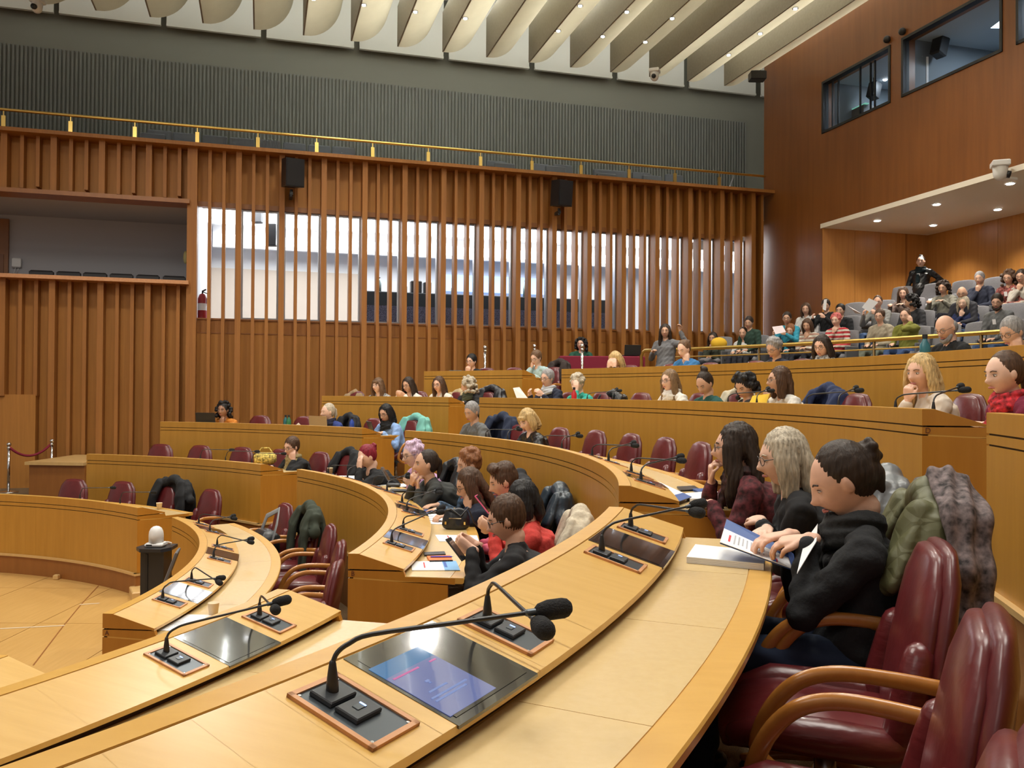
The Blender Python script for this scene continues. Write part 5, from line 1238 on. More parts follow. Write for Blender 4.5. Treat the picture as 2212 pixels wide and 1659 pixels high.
for i, (x, h, r_) in enumerate(((820, .34, .04), (841, .27, .035), (876, .24, .04), (955, .26, .04), (978, .25, .045), (1041, .32, .04), (1062, .22, .05), (1116, .42, .06), (1135, .42, .06), (1190, .24, .04), (1213, .27, .04), (1221, .25, .035))):
    u_ = wpx(x, 630, 2.3)[0]; t = thing('bottle', 'bottle standing on the black bar behind the slats, %s' % nth(i), 'bottle', W(u_, zt_, 2.3), 0, 'bottles on the lobby bar')
    q = MB(); q.lathe([(r_, 0), (r_, h*.6), (r_*.4, h*.78), (r_*.35, h*.95)], n=12); q.build('body', M_bot, t, True)
    q = MB(); q.cyl((0, 0, h*.95), (0, 0, h), r_*.42, n=10); q.build('cap', M_black, t)
for x, w_, h_ in ((899, .26, .30), (923, .18, .28)):
    u_ = wpx(x, 630, 2.3)[0]; q = MB(); q.box((0, 0, h_/2), (w_, .2, h_), None, .02); o = q.build('coffee_urn', M_black); o.location = W(u_, zt_, 2.35); o.rotation_euler = (0, 0, wz); tag(o, 'black urn on the lobby bar, %s' % ('larger' if w_ > .2 else 'smaller and to the right'), 'urn')
M_bl = plain('blue_glow', (.3, .5, .9), .5, emit=((.45, .65, 1), 1.3))  # glow put into the blue of the strip window and the unlit banners
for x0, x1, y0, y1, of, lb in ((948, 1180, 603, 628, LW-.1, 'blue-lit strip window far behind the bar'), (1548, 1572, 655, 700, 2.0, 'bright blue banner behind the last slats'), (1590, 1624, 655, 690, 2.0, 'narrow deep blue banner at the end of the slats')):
    a_, z0_ = wpx(x0, y1, of); c__, z1_ = wpx(x1, y0, of); q = MB(); wallbox(q, a_, c__, z0_, z1_, of-.04, of); o = q.build('blue_glow_panel', M_bl); tag(o, lb, 'banner')
for x, y, of, r_, lb in ((1139, 508, .35, .09, 'dazzling white glare behind the middle slats'), (1568, 541, .35, .11, 'dazzling white glare behind the right end slats')):  # reflections of projector light built as glowing balls, cables added
    u_, z_ = wpx(x, y, of); t = thing('lobby_glare', lb, 'lamp', W(u_, z_, of)); q = MB(); q.ball((0, 0, 0), r_, 14); q.build('bulb', plain('reflected_glare', (1, 1, 1), .5, emit=((.85, .92, 1), 30)), t, True); q = MB(); q.cyl((0, 0, r_), (0, 0, LC-z_), .01); q.build('cable', M_black, t)
# dark hanging speaker inside the lobby
for x, y in ((588, 508), (556, 470)):
    u_, z_ = wpx(x, y, 2.0); q = MB(); q.box((0, 0, 0), (.22, .2, .5 if x > 570 else .25), None, .02); o = q.build('hanging_speaker', M_black if x > 570 else M_seat2); o.location = W(u_, z_, 2.0); tag(o, 'dark speaker hanging in the lobby behind the left slats' if x > 570 else 'small grey projector hanging in the lobby', 'loudspeaker' if x > 570 else 'projector')
u_, z_ = wpx(437, 688, .45); t = thing('fire_extinguisher', 'red fire extinguisher behind the leftmost window strip', 'fire extinguisher', W(u_, z_-.02, .45))
q = MB(); q.lathe([(.085, 0), (.09, .03), (.09, .42), (.06, .50), (.03, .52)], n=18); q.build('cylinder', plain('extinguisher_red', (.35, .015, .02), .35), t, True)
q = MB(); q.loft([(0, 0, .52), (0, 0, .57), (.06, 0, .60)], .018, 8); q.build('valve', M_black, t, True); q = MB(); q.loft([(0, 0, .56), (.10, 0, .52), (.11, 0, .3)], .012, 8); q.build('hose', M_black, t, True)
q = MB(); q.lathe([(.0915, .18), (.0915, .32)], n=18); q.build('label_band', M_paper, t)
# ------------------------------------------------------------ control booths in the right wall
M_bw = plain('booth_wall', (.20, .23, .26), .7); M_bc = plain('booth_ceiling', (.42, .50, .56), .7)
def booth(ta, tb_, nm, rest):
    z0, z1 = zb, zt_b; D = 2.2
    for (n_, o0, o1, za, zc_, m_) in (('wall_booth', D, D+.1, z0-.1, z1+.1, M_bw), ('floor_booth', .3, D, z0-.1, z0-.02, M_seat2), ('ceiling_booth', .3, D, z1+.02, z1+.1, M_bc)):
        q = MB(); rbox(q, ta-.05, tb_+.05, za, zc_, o0, o1); struct(q.build(n_, m_))
    for tt in (ta-.06, tb_+.01):
        q = MB(); rbox(q, tt, tt+.05, z0-.1, z1+.1, .3, D); struct(q.build('wall_booth', M_bw))
    wd_ = bpy.data.objects.new('window_%d' % nm, None); COL.objects.link(wd_); struct(wd_)
    q = MB()
    for tt in (ta, tb_-.05): rbox(q, tt, tt+.05, z0, z1, -.02, .12)
    for zz in (z0, z1-.05): rbox(q, ta, tb_, zz, zz+.05, -.02, .12)
    q.build('window_frame', M_dark, wd_)
    q = MB(); rbox(q, ta+.05, tb_-.05, z0+.05, z1-.05, .05, .058); q.build('pane', M_gl, wd_)
    if rest:
        for f_, o_ in ((.10, .08), (.18, .1), (.52, .08), (.62, .16), (.68, .16)):
            q = MB(); tt = ta+(tb_-ta)*f_; rbox(q, tt, tt+.03, z0+.04, z1-.04, o_, o_+.03); q.build('sliding_frame', M_dark, wd_)
    area('booth_light', RW((ta+tb_)/2, z1-.02, 1.3), .4, 30, (.75, .88, 1))
booth(b1[0], b2[0], 40, True); booth(b3[0], b4[0], 41, False); booth(b5[0], b5[0]+1.6, 42, False)
for bi, (x, y, o_) in enumerate(((1866, 148, 1.2), (1912, 170, 1.2), (2045, 74, 1.2), (2152, 18, 1.2), (2027, 134, 1.8), (2054, 139, 1.8), (2100, 83, 1.8), (2073, 79, 1.8), (2000, 130, 1.8))):
    t_, z_ = rpx(x, y, o_); t = thing('booth_spotlight', 'small bright spotlight inside the %s control booth window, %s' % (('left', 'first') if bi == 0 else ('left', 'second') if bi == 1 else ('right', ['lower centre', 'top right corner', 'upper large', 'left pinpoint', 'right pinpoint', 'top pinpoint', 'far left pinpoint', 'x'][bi-2])), 'light', RW(t_, z_, o_), 0, 'lights in the control booths')
    q = MB(); q.ball((0, 0, 0), .05 if o_ < 1.5 else .03, 10); q.build('bulb', M_spot, t, True); q = MB(); q.lathe([(.06, .03), (.06, .05)], n=12); q.build('rim', M_steel, t)
for x, y, s_, o_, lb in ((1888, 196, .38, .9, 'black monitor speaker in the left control booth window'), (2030, 100, .42, .7, 'tilted black loudspeaker hanging in the right control booth')):
    t_, z_ = rpx(x, y, o_); t = thing('booth_loudspeaker', lb, 'loudspeaker', RW(t_, z_, o_), rad(30)); M = Matrix.Rotation(rad(18), 3, 'Y')
    q = MB(); q.box((0, 0, 0), (s_*.55, s_*.5, s_), M, .03); q.build('cabinet', M_black, t); q = MB(); q.cyl((0, 0, s_*.45), (0, 0, s_*.45+.2), .02); q.build('bracket', M_black, t)
t_, z_ = rpx(1858, 248, .9); t = thing('mixing_desk', 'pale green-lit equipment rack in the left control booth', 'mixer', RW(t_, z_, .9), rad(-74)); q = MB(); q.box((0, 0, 0), (.6, .3, .25), None, .02); q.build('body', M_seat2, t); q = MB(); q.box((0, -.1, .13), (.7, .1, .012)); q.build('meter_strip', plain('green_meter', (.2, .5, .4), .5, emit=((.3, .8, .6), .5)), t)
t_, z_ = rpx(1999, 160, .6); q = MB(); q.box((0, 0, 0), (.04, .16, .6)); o = q.build('light_panel', M_paper); o.location = RW(t_, z_, .6); tag(o, 'white upright panel in the right control booth', 'panel')
for x, y in ((1915, 85), (1948, 68)):
    t_, z_ = rpx(x, y, -.05); t = thing('wall_detector', 'small dark detector on the wood wall above the booth, %s' % ('left' if x < 1930 else 'right'), 'detector', RW(t_, z_, -.04)); q = MB(); q.ball((0, 0, 0), .07, 12); q.build('body', M_dark, t, True)
# corner bracket speaker at the beam end
o = MB(); o.box((0, 0, 0), (.35, .25, .2), None, .02); o = o.build('corner_loudspeaker', M_black); o.location = at_Y(1636, 165, 19.2); tag(o, 'small black loudspeaker in the far top corner by the beams', 'loudspeaker')
# exit sign in the niche, brass lamp ring
# ------------------------------------------------------------ lectern with white dome device on the floor
lp = at_Y(338, 1180, 7.5); zt2 = lp.z
t = thing('lectern', 'black lectern on the parquet in the gap between the desks', 'lectern', Vector((lp.x, 7.5, .0)))
q = MB(); q.prism([(-.10, -.09, .0), (.10, -.09, .0), (.10, .09, .0), (-.10, .09, .0)], (0, 0, zt2-.02)); q.build('column', M_black, t)
q = MB(); q.box((-.045, -.093, zt2*.5), (.02, .01, zt2-.1)); q.build('column_groove', M_dark, t)
q = MB(); q.prism([(-.15, -.06, zt2-.025), (-.08, -.16, zt2-.025), (.10, -.16, zt2-.025), (.155, -.06, zt2-.025), (.14, .12, zt2-.025), (-.13, .12, zt2-.025)], (0, 0, .028)); q.build('top', M_black, t)
q = MB(); q.box((0, 0, .02), (.42, .36, .04), None, .01); q.build('foot', M_ledge, t)
d = thing('tracking_camera', 'white dome-shaped camera standing on the black lectern', 'camera', Vector((lp.x+.005, 7.48, zt2+.003)))
q = MB(); q.box((0, 0, .018), (.155, .13, .036), None, .012); q.build('base', M_ivory, d, True)
q = MB(); q.lathe([(.062, .034), (.062, .10), (.058, .13), (.045, .158), (.025, .173), (.004, .178)], n=24); q.build('dome', M_ivory, d, True)
q = MB(); q.box((-.035, -.066, .02), (.05, .004, .012)); q.build('front_port', M_dark, d)
q = MB(); q.loft([(.075, -.02, .03), (.11, -.03, .045), (.14, -.02, .035), (.13, .0, .012)], .006, 8); q.build('cable', M_ivory, d, True)
p = at_Y(372, 1222, 7.35); t = thing('leaning_monitor', 'grey flat monitor leaning beside the black lectern', 'monitor', p, rad(15))
M = Matrix.Rotation(rad(20), 3, 'Y')
q = MB(); q.box((0, 0, 0), (.02, .24, .28), M, .006); q.build('housing', M_seat2, t); q = MB(); q.box(M @ Vector((-.012, 0, 0)), (.003, .22, .25), M); q.build('screen', plain('screen_grey', (.35, .34, .38), .2), t)
q = MB(); q.loft([(0, 0, -.1), (.05, 0, -.35), (.05, 0, -p.z+.03)], .015, 8); q.build('stand', M_black, t)
# low pale block by the lectern and small door stops on the parquet edge
o = MB(); o.box((0, 0, .06), (.45, .35, .12), None, .01); o = o.build('wooden_block', M_ledge); o.location = at_z(318, 1300, 0)+Vector((0, .15, 0)); o.rotation_euler = (0, 0, .5); tag(o, 'pale wooden block at the foot of the front left desk', 'block')
for x, y in ((9, 1234), (122, 1252)):
    o = MB(); o.box((0, 0, .03), (.06, .06, .06), None, .01); o = o.build('door_stop', M_ledge); o.location = at_z(x, y, .02); tag(o, 'small pale wooden stop at the parquet edge, %s' % ('left' if x < 50 else 'right'), 'stop')
# tape lines on the parquet
M_tape = plain('pale_tape', (.74, .62, .44), .5)
for pts, lb in ((((0, 1358), (140, 1351)), 'pale tape line across the parquet, longer'), (((172, 1306), (215, 1303)), 'short pale tape line on the parquet')):
    a, c = at_z(*pts[0], .024), at_z(*pts[1], .024); dd = (c-a).normalized(); n_ = Vector((-dd.y, dd.x, 0))*.012
    q = MB(); q.prism([a-n_, c-n_, c+n_, a+n_], (0, 0, .001)); o = q.build('tape_line', M_tape); tag(o, lb, 'tape')
a, c = at_z(72, 1437, .023), at_z(250, 1195, .023); a2 = at_z(175, 1306, .023); a3 = at_z(137, 1352, .023)
for i, (s0, s1_) in enumerate(((a, a3), (a3, a2), (a2, at_z(213, 1265, .023)))):
    dd = (s1_-s0).normalized(); n_ = Vector((-dd.y, dd.x, 0))*.006; q = MB(); q.prism([s0-n_, s1_-n_, s1_+n_, s0+n_], (0, 0, .001)); o = q.build('floor_seam', M_plinth, pq)
# ------------------------------------------------------------ coats and scarves over chair backs
def coat(row, a, label, col, name='coat', long_=.5, seed=1, rr=.80, kind=None, w=.25, front=.25, mat=None, cat='coat', top=.97):
    base = pol(RR[row]+rr, a, FL[row]); t = thing(name, label, cat, base, rad(a+90)); r = random.Random(seed); q = MB()
    q.loft([(-w, -.26, top-.24), (-w*.75, -.28, top-.10), (0, -.30, top), (w*.75, -.28, top-.09), (w, -.26, top-.26)], [(.05, .05), (.065, .06), (.06, .06), (.065, .06), (.05, .05)], 12)
    q.loft([(0, -.33, top-.03), (.01, -.36, top-.2), (.0, -.375, top-long_)], [(w*.85, .04), (w, .055), (w*.95, .06)], 16, (1, 0, 0))
    for s in (-1, 1): q.loft([(s*w*.6, -.24, top-.05), (s*w*.75, -.18, top-.2), (s*w*.85, -.15, top-front-.1*r.random())], [(.07, .035), (.085, .04), (.07, .035)], 12, (1, 0, 0))
    q.loft([(w*s_ for s_ in (0,))] and [(w*.9, -.30, top-.2), (w*1.1, -.30, top-.4), (w*1.05, -.27, top-.62)], [.055, .05, .04], 10)
    ensure_chair(row, a, 'burgundy armchair under the '+label.split(' over ')[0].split(' hanging ')[0].split(' on the ')[0].split(' behind ')[0], rr)
    remesh(q, .0085, mat or cloth(name+str(seed), col, kind=kind or 'plainc'), 'fabric', t, 3, lambda co: .008*np.sin(co[:, 0]*30+co[:, 2]*17+seed)*np.sin(co[:, 2]*15+seed*2)+.0035*np.sin(co[:, 0]*75+co[:, 2]*22))
    return t
M_quilt, nt, bs = newmat('olive_quilt'); bs.inputs['Base Color'].default_value = (.105, .105, .045, 1); bs.inputs['Roughness'].default_value = .55
v = coords(nt, (1, 1, 1)); mp = v.node; mp.inputs['Rotation'].default_value = (0, rad(28), 0); br_ = nt.nodes.new('ShaderNodeTexVoronoi'); br_.inputs['Scale'].default_value = 15; br_.distance = 'CHEBYCHEV'; br_.feature = 'DISTANCE_TO_EDGE' if 0 else 'F1'
br_.inputs['Randomness'].default_value = 0; nt.links.new(v, br_.inputs['Vector']); rmp = ramp(nt, br_.outputs['Distance'], [(.25, (1, 1, 1)), (.5, (0, 0, 0))]); bump(nt, bs, rmp, .35, .008)
coat('C', -16.6, 'olive green quilted coat hanging on the reading woman\'s chair', None, 'quilted_coat', .62, 3, .84, mat=M_quilt, w=.27, top=1.03)
# brown plaid scarf on top of the olive coat
base = pol(RR['C']+.84, -16.6, FL['C']); t = thing('scarf', 'brown and lilac scarf laid over the olive quilted coat', 'scarf', base, rad(-16.6+90)); q = MB()
q.loft([(.30, -.27, .72), (.27, -.30, .92), (.12, -.33, 1.04), (-.06, -.34, 1.08), (-.22, -.34, 1.0), (-.30, -.34, .84), (-.33, -.33, .62)], [(.025, .05), (.035, .06), (.035, .065), (.035, .065), (.035, .06), (.03, .05), (.02, .04)], 12)
q.loft([(.20, -.36, .98), (.0, -.40, 1.04), (-.2, -.40, .95), (-.28, -.40, .70), (-.27, -.40, .5)], [(.04, .05)]*5, 10)
remesh(q, .008, cloth('plaid', (.13, .10, .10), kind='print'), 'fabric', t, 2, lambda co: .007*np.sin(co[:, 1]*120+co[:, 0]*20)+.006*np.sin(co[:, 2]*40))
coat('C', -10.6, 'silver grey puffer jacket behind the blonde woman in black', (.16, .17, .18), 'puffer_jacket', .55, 5, .88, 'puffy', w=.24, top=1.0)
coat('B', -1.2, 'cream knitted cardigan on the chair behind the phone holder', (.52, .45, .34), 'cardigan', .6, 6, .98, 'knit', w=.24, top=1.02)
coat('B', -1.8, 'mauve scarf over the chair beside the cream cardigan', (.30, .13, .17), 'shawl', .35, 7, 1.02, 'plainc', w=.25, cat='scarf', top=.86)
coat('B', -2.3, 'black leather jacket low on the chair under the mauve scarf', (.015, .017, .018), 'leather_jacket', .4, 8, 1.0, 'leather', w=.24, top=.75)
coat('A', 59.0, 'black coat with a fur hood over a front row chair', (.010, .011, .013), 'black_coat', .5, 9, .80, w=.34, top=1.03, front=.45)
coat('A', 28.6, 'dark green parka hanging over a front row chair', (.035, .045, .03), 'parka', .6, 10, .80, w=.28, top=1.02, front=.55)
coat('B', 45.5, 'black coat on the chair beside the woman with a yellow scarf', (.010, .011, .013), 'black_coat', .4, 11, .80, w=.28, top=1.0)
coat('B', 27.5, 'black shiny puffer jacket between the red-haired and lavender-haired women', (.016, .018, .02), 'puffer_jacket', .5, 12, .86, 'puffy', w=.27, top=1.02)
coat('B', 16.6, 'black coat behind the woman with auburn curls', (.014, .014, .018), 'black_coat', .5, 13, .95, w=.27, top=1.02)
coat('B', 9.8, 'blue-black glossy jacket behind the long-haired writer', (.02, .035, .05), 'glossy_jacket', .5, 14, 1.05, 'puffy', w=.26, top=1.0)
coat('C', ang(at_R(1068, 925, 9.1)), 'navy coat on the chair right of the man in the grey sweater', (.012, .02, .05), 'navy_coat', .5, 15, .84, w=.30, top=1.05)
coat('C', ang(at_R(885, 912, 9.1)), 'mint green jacket over the chair of the woman in light blue', (.16, .42, .36), 'mint_jacket', .5, 16, .84, w=.28, top=1.0)
coat('C', ang(at_R(742, 910, 9.1)), 'black bag and coat behind the woman with a blonde ponytail', (.012, .012, .015), 'black_coat', .5, 17, .84, w=.20, top=.98)
coat('D', ang(at_R(1048, 855, 10.6)), 'black padded coat at the aisle beside the woman turned away', (.014, .014, .018), 'padded_coat', .8, 18, .84, 'puffy', w=.28, top=1.02)
coat('D', ang(at_R(1755, 855, 10.6)), 'navy jacket over the chair right of the woman in white with glasses', (.012, .022, .075), 'navy_jacket', .5, 19, .84, w=.28, top=1.0)
coat('D', ang(at_R(1570, 855, 10.6)), 'cream coat over the chair between two dark-haired women', (.52, .46, .34), 'cream_coat', .5, 20, .84, w=.26, top=.98)
coat('D', ang(at_R(1305, 855, 10.6)), 'black handbag and jacket on the chair right of the woman in teal', (.014, .014, .016), 'black_jacket', .4, 21, .84, 'leather', w=.26, top=.94)
coat('D', ang(at_R(755, 850, 10.6)), 'tan coat over the chair beside the woman with bangs', (.32, .22, .12), 'tan_coat', .4, 22, .84, w=.2, top=.92)
coat('D', ang(at_R(978, 850, 10.6)), 'pale tan coat over the chair right of the woman in the white cardigan', (.42, .32, .18), 'tan_coat', .4, 23, .84, w=.22, top=.95)
coat('E', ang(at_R(1193, 795, 12.1)), 'dark brown coat on the chair behind the grey-haired man', (.03, .018, .015), 'brown_coat', .7, 24, .90, w=.22, top=1.05)
# bag on the front row chair
base = pol(RR['A']+.80, 33.5, FL['A']); t = thing('shoulder_bag', 'black and grey shoulder bag with a wide strap on a front row chair', 'bag', base, rad(33.5+90))
q = MB(); q.box((0, 0, .60), (.34, .20, .26), None, .05); q.build('body', M_black, t, True); q = MB(); q.loft([(-.18, 0, .6), (-.19, -.05, .8), (-.05, -.12, .93), (.12, -.05, .85), (.18, 0, .66)], [(.03, .006)]*5, 8); q.build('strap', plain('grey_strap', (.25, .26, .27), .7), t, True)
# ------------------------------------------------------------ things on the desks
WZ = {k: LIP[k]-WD+.001 for k in 'ABCDE'}
def flat(name, label, row, pts, mat=None, cat='paper', th=.0025, dz=0):
    P_ = [at_z(x, y, WZ[row]+dz) for x, y in pts]; c = sum(P_, Vector())/len(P_); q = MB(); q.prism([p-c for p in P_], (0, 0, th)); o = q.build(name, mat or M_paper); o.location = c; tag(o, label, cat); return o, P_, c
M_redp = plain('print_red', (.60, .03, .04), .6); M_bluep = plain('print_blue', (.05, .12, .42), .6); M_greyp = plain('print_grey', (.42, .42, .46), .7); M_folder = plain('blue_folder', (.035, .09, .30), .45); M_sky = plain('print_sky', (.20, .42, .70), .6)
def quad_on(o, P_, c, u0, u1, v0, v1, mat, name, th=.0031):    # a printed patch, bilinear in the sheet's corners
    f = lambda u, v: (P_[0]*(1-u)+P_[1]*u)*(1-v)+(P_[3]*(1-u)+P_[2]*u)*v
    q = MB(); q.prism([f(u0, v0)-c, f(u1, v0)-c, f(u1, v1)-c, f(u0, v1)-c], (0, 0, th)); return q.build(name, mat, o)
def text_lines(o, P_, c, u0, u1, v0, v1, n, name='text_line', mat=None, th=.0029):
    r = random.Random(n)
    for i in range(n):
        v = v0+(v1-v0)*i/n; quad_on(o, P_, c, u0, u0+(u1-u0)*r.uniform(.6, 1), v, v+(v1-v0)/n*.35, mat or M_greyp, name, th)
# foreground notebook and folder
o, P_, c = flat('notebook', 'thick white notepad on the foreground desk before the reading woman', 'C', [(1483, 1216), (1502, 1188), (1655, 1204), (1650, 1232)], None, 'notebook', .022)
for i in range(3): q = MB(); q.prism([(1-.0*i)*(p-c)+Vector((0, 0, .004+.006*i)) for p in P_], (0, 0, .0008)); q.build('page_edge', M_greyp, o)
Yf = 2.42
def fpt(x, y, Y): return at_Y(x, y, Y)
fo = thing('open_folder', 'open blue folder with a printed programme held by the woman in black', 'folder', fpt(1640, 1180, 2.98))
def quad(p, th, mat, name, parent): 
    c = parent.location; n_ = (p[1]-p[0]).cross(p[2]-p[1]).normalized(); n_ = n_ if n_.z > 0 else -n_; q = MB(); q.prism([k-c for k in p], n_*th); return q.build(name, mat, parent)
pg = [fpt(1564, 1142, 3.15), fpt(1708, 1208, 2.93), fpt(1713, 1230, 2.85), fpt(1555, 1172, 2.97)]
quad([p-Vector((0, 0, .004)) for p in pg], .002, M_folder, 'cover', fo); s_ = quad(pg, .002, M_paper, 'printed_page', fo)
quad([fpt(1570, 1122, 3.19), fpt(1700, 1186, 2.97), fpt(1708, 1208, 2.93), fpt(1564, 1142, 3.15)], .002, M_folder, 'cover_flap', fo)
quad([fpt(1700, 1186, 2.97), fpt(1714, 1196, 2.90), fpt(1722, 1232, 2.83), fpt(1713, 1230, 2.85)], .002, M_folder, 'cover_flap', fo)
def pq_(u0, u1, v0, v1, mat, name):
    f = lambda u, v: (pg[0]*(1-u)+pg[1]*u)*(1-v)+(pg[3]*(1-u)+pg[2]*u)*v
    n_ = (pg[1]-pg[0]).cross(pg[2]-pg[1]).normalized(); n_ = n_ if n_.z > 0 else -n_
    q = MB(); q.prism([f(u0, v0)+n_*.002-fo.location, f(u1, v0)+n_*.002-fo.location, f(u1, v1)+n_*.002-fo.location, f(u0, v1)+n_*.002-fo.location], n_*.0005); q.build(name, mat, s_)
pq_(.10, .13, .30, .75, M_redp, 'printed_heading'); pq_(.72, .78, .62, .92, M_bluep, 'printed_box'); pq_(.78, .80, .62, .92, M_redp, 'printed_box')
for i in range(8): pq_(.18+.06*i, .20+.06*i, .15, .80-.05*(i % 3), M_greyp, 'text_line')
quad([fpt(1738, 1172, 2.80), fpt(1767, 1132, 2.86), fpt(1764, 1170, 2.76), fpt(1722, 1240, 2.68)], .002, M_paper, 'inner_page', fo)
# third row objects
o, P_, c = flat('open_folder', 'open folder with printed sheet at the end of the third row desk', 'C', [(1383, 1040), (1420, 1040), (1494, 1074), (1462, 1086)], None, 'folder', .003, .02)
text_lines(o, P_, c, .2, .8, .1, .9, 6); quad_on(o, P_, c, 0, 1, .78, 1, M_folder, 'cover_flap', .0035)
o, P_, c = flat('book', 'white book with a phone on top at the end of the third row desk', 'C', [(1480, 1072), (1545, 1066), (1568, 1078), (1568, 1084), (1490, 1084)], None, 'book', .018)
flat('phone', 'dark phone beside the woman in burgundy', 'C', [(1462, 1054), (1500, 1052), (1512, 1060), (1470, 1062)], M_black, 'phone', .01)
o, P_, c = flat('notebook', 'blue notebook under the hand of the woman in burgundy', 'C', [(1495, 1060), (1530, 1058), (1546, 1064), (1508, 1066)], M_folder, 'notebook', .012)
# front row and its papers
o, P_, c = flat('paper_sheet', 'white sheets beside the paper cup on the front row desk', 'A', [(341, 1362), (405, 1328), (465, 1329), (382, 1364)]); text_lines(o, P_, c, .3, .7, .1, .5, 4)
def cup(row, x, y, label, k=1.):
    t = thing('paper_cup', label, 'cup', at_z(x, y, WZ[row])); q = MB(); q.lathe([(.026*k, 0), (.034*k, .072*k), (.036*k, .074*k), (.034*k, .076*k), (.031*k, .07*k)], n=20); q.build('body', M_cup, t, True); q = MB(); q.lathe([(.031*k, .066*k), (.031*k, .068*k)], n=18); q.build('drink', M_plinth, t)
cup('A', 461, 1328, 'beige paper cup beside the white sheets on the front row desk'); cup('B', 713, 1024, 'paper cup near the empty second row chair'); cup('B', 776, 1040, 'paper cup before the red-haired woman'); cup('A', 344, 1100, 'paper cup at the end of the front left desk')
# second row objects
o, P_, c = flat('brochure', 'printed brochure with blue end nearest the aisle on the second row', 'B', [(888, 1214), (985, 1213), (994, 1233), (890, 1233)], None, 'brochure', .004)
quad_on(o, P_, c, .68, 1, 0, 1, M_sky, 'blue_panel', .0045); quad_on(o, P_, c, .26, .29, .15, .75, M_redp, 'printed_heading', .0048); quad_on(o, P_, c, .70, .76, .1, .7, M_bluep, 'printed_box', .005); text_lines(o, P_, c, .35, .62, .1, .9, 5)
o, P_, c = flat('notebook', 'orange spiral notebook behind the brochure', 'B', [(922, 1205), (972, 1203), (978, 1214), (928, 1215)], plain('orange_cover', (.75, .17, .02), .5), 'notebook', .012)
q = MB(); a_, b_ = P_[3]-c, P_[2]-c
for i in range(14): q.ball(a_.lerp(b_, (i+.5)/14)+Vector((0, 0, .008)), .006, 6)
s_ = q.build('spiral_binding', M_dark, o); s_['kind'] = 'stuff'
t = thing('pen', 'blue ballpoint pen on the orange notebook', 'pen', at_z(953, 1203, WZ['B']+.016)); q = MB(); q.loft([(-.06, 0, 0), (.06, .01, 0)], .005, 8); q.build('barrel', plain('pen_blue', (.08, .06, .6), .4), t, True); q = MB(); q.loft([(.06, .01, 0), (.075, .013, 0)], [.004, .001], 8); q.build('tip', M_steel, t, True)
flat('phone', 'black phone lying behind the orange notebook', 'B', [(915, 1196), (960, 1194), (963, 1200), (917, 1202)], M_black, 'phone', .010)
o, P_, c = flat('paper_sheet', 'white printed sheet between the handbag and the phone holder', 'B', [(940, 1156), (1030, 1157), (1035, 1170), (949, 1170)]); quad_on(o, P_, c, .27, .30, .1, .95, M_redp, 'printed_heading', .0032)
for i, (pts, lb, m_) in enumerate(((((892, 1106), (945, 1108), (1000, 1135), (925, 1132)), 'open ring binder pages left of the black handbag', None), (((930, 1101), (990, 1100), (1008, 1112), (948, 1113)), 'magazine with blue cover above the handbag', M_sky), (((915, 1098), (960, 1097), (985, 1104), (930, 1106)), 'white sheet under the writing hand', None),
     (((893, 1078), (925, 1076), (945, 1083), (900, 1086)), 'white sheet before the woman with auburn curls', None), (((783, 1041), (835, 1040), (860, 1048), (800, 1050)), 'white sheets before the red-haired woman', None), (((730, 1028), (782, 1028), (784, 1034), (755, 1036)), 'stack of papers by the paper cups', None), (((835, 1047), (872, 1045), (885, 1051), (845, 1053)), 'papers before the lavender-haired woman', None), (((1010, 1113), (1040, 1113), (1045, 1122), (1012, 1122)), 'white sheet right of the black handbag', None))):
    o, P_, c = flat('paper_sheet' if m_ is None else 'magazine', lb, 'B', pts, m_, 'paper' if m_ is None else 'magazine')
    if m_ is None: text_lines(o, P_, c, .1, .8, .15, .85, 4)
o, P_, c = flat('folder', 'navy folder edge beside the ring binder pages', 'B', [(893, 1102), (940, 1104), (942, 1110), (900, 1110)], M_folder, 'folder', .01)
bp = at_z(985, 1143, WZ['B']); t = thing('handbag', 'black leather handbag on the second row desk', 'bag', bp, rad(-5))
q = MB(); q.loft([(0, 0, .03), (0, 0, .08), (0, 0, .135)], [(.105, .045), (.10, .045), (.085, .02)], 20, (1, 0, 0)); remesh(q, .005, cloth('bag', (.012, .014, .018), kind='leather'), 'body', t, 2, lambda co: .004*np.sin(co[:, 0]*60)*np.sin(co[:, 2]*50))
q = MB(); q.box((0, -.047, .085), (.09, .004, .006)); q.build('zip', M_chrome, t)
for x_ in (-.07, .07): q = MB(); q.box((x_, -.046, .05), (.012, .006, .02)); q.build('buckle', M_brass, t)
q = MB(); q.loft([(-.085, 0, .13), (-.03, -.03, .15), (.04, -.04, .10), (.09, 0, .16), (.13, .02, .05), (.17, .03, .01)], .006, 8); q.build('strap', M_black, t, True)
t = thing('glasses_case', 'grey-green soft pouch on the second row desk', 'pouch', at_z(905, 1060, WZ['B'])+Vector((0, 0, .0)), 0); q = MB(); q.box((0, 0, .06), (.17, .06, .05), None, .02); q.box((0, 0, .02), (.03, .03, .04)); q.build('body', plain('sage_pouch', (.14, .16, .13), .7), t, True)
t = thing('glasses_case', 'black case before the lavender-haired woman', 'case', at_z(850, 1052, WZ['B'])); q = MB(); q.box((0, 0, .02), (.15, .06, .04), None, .015); q.build('body', M_black, t, True)
q = MB(); q.box((0, 0, .012), (.25, .12, .02), None, .008); o = q.build('cable_bundle', M_dark); o.location = at_z(868, 1062, WZ['B']); tag(o, 'black tablet lying among the papers of the second row', 'tablet')
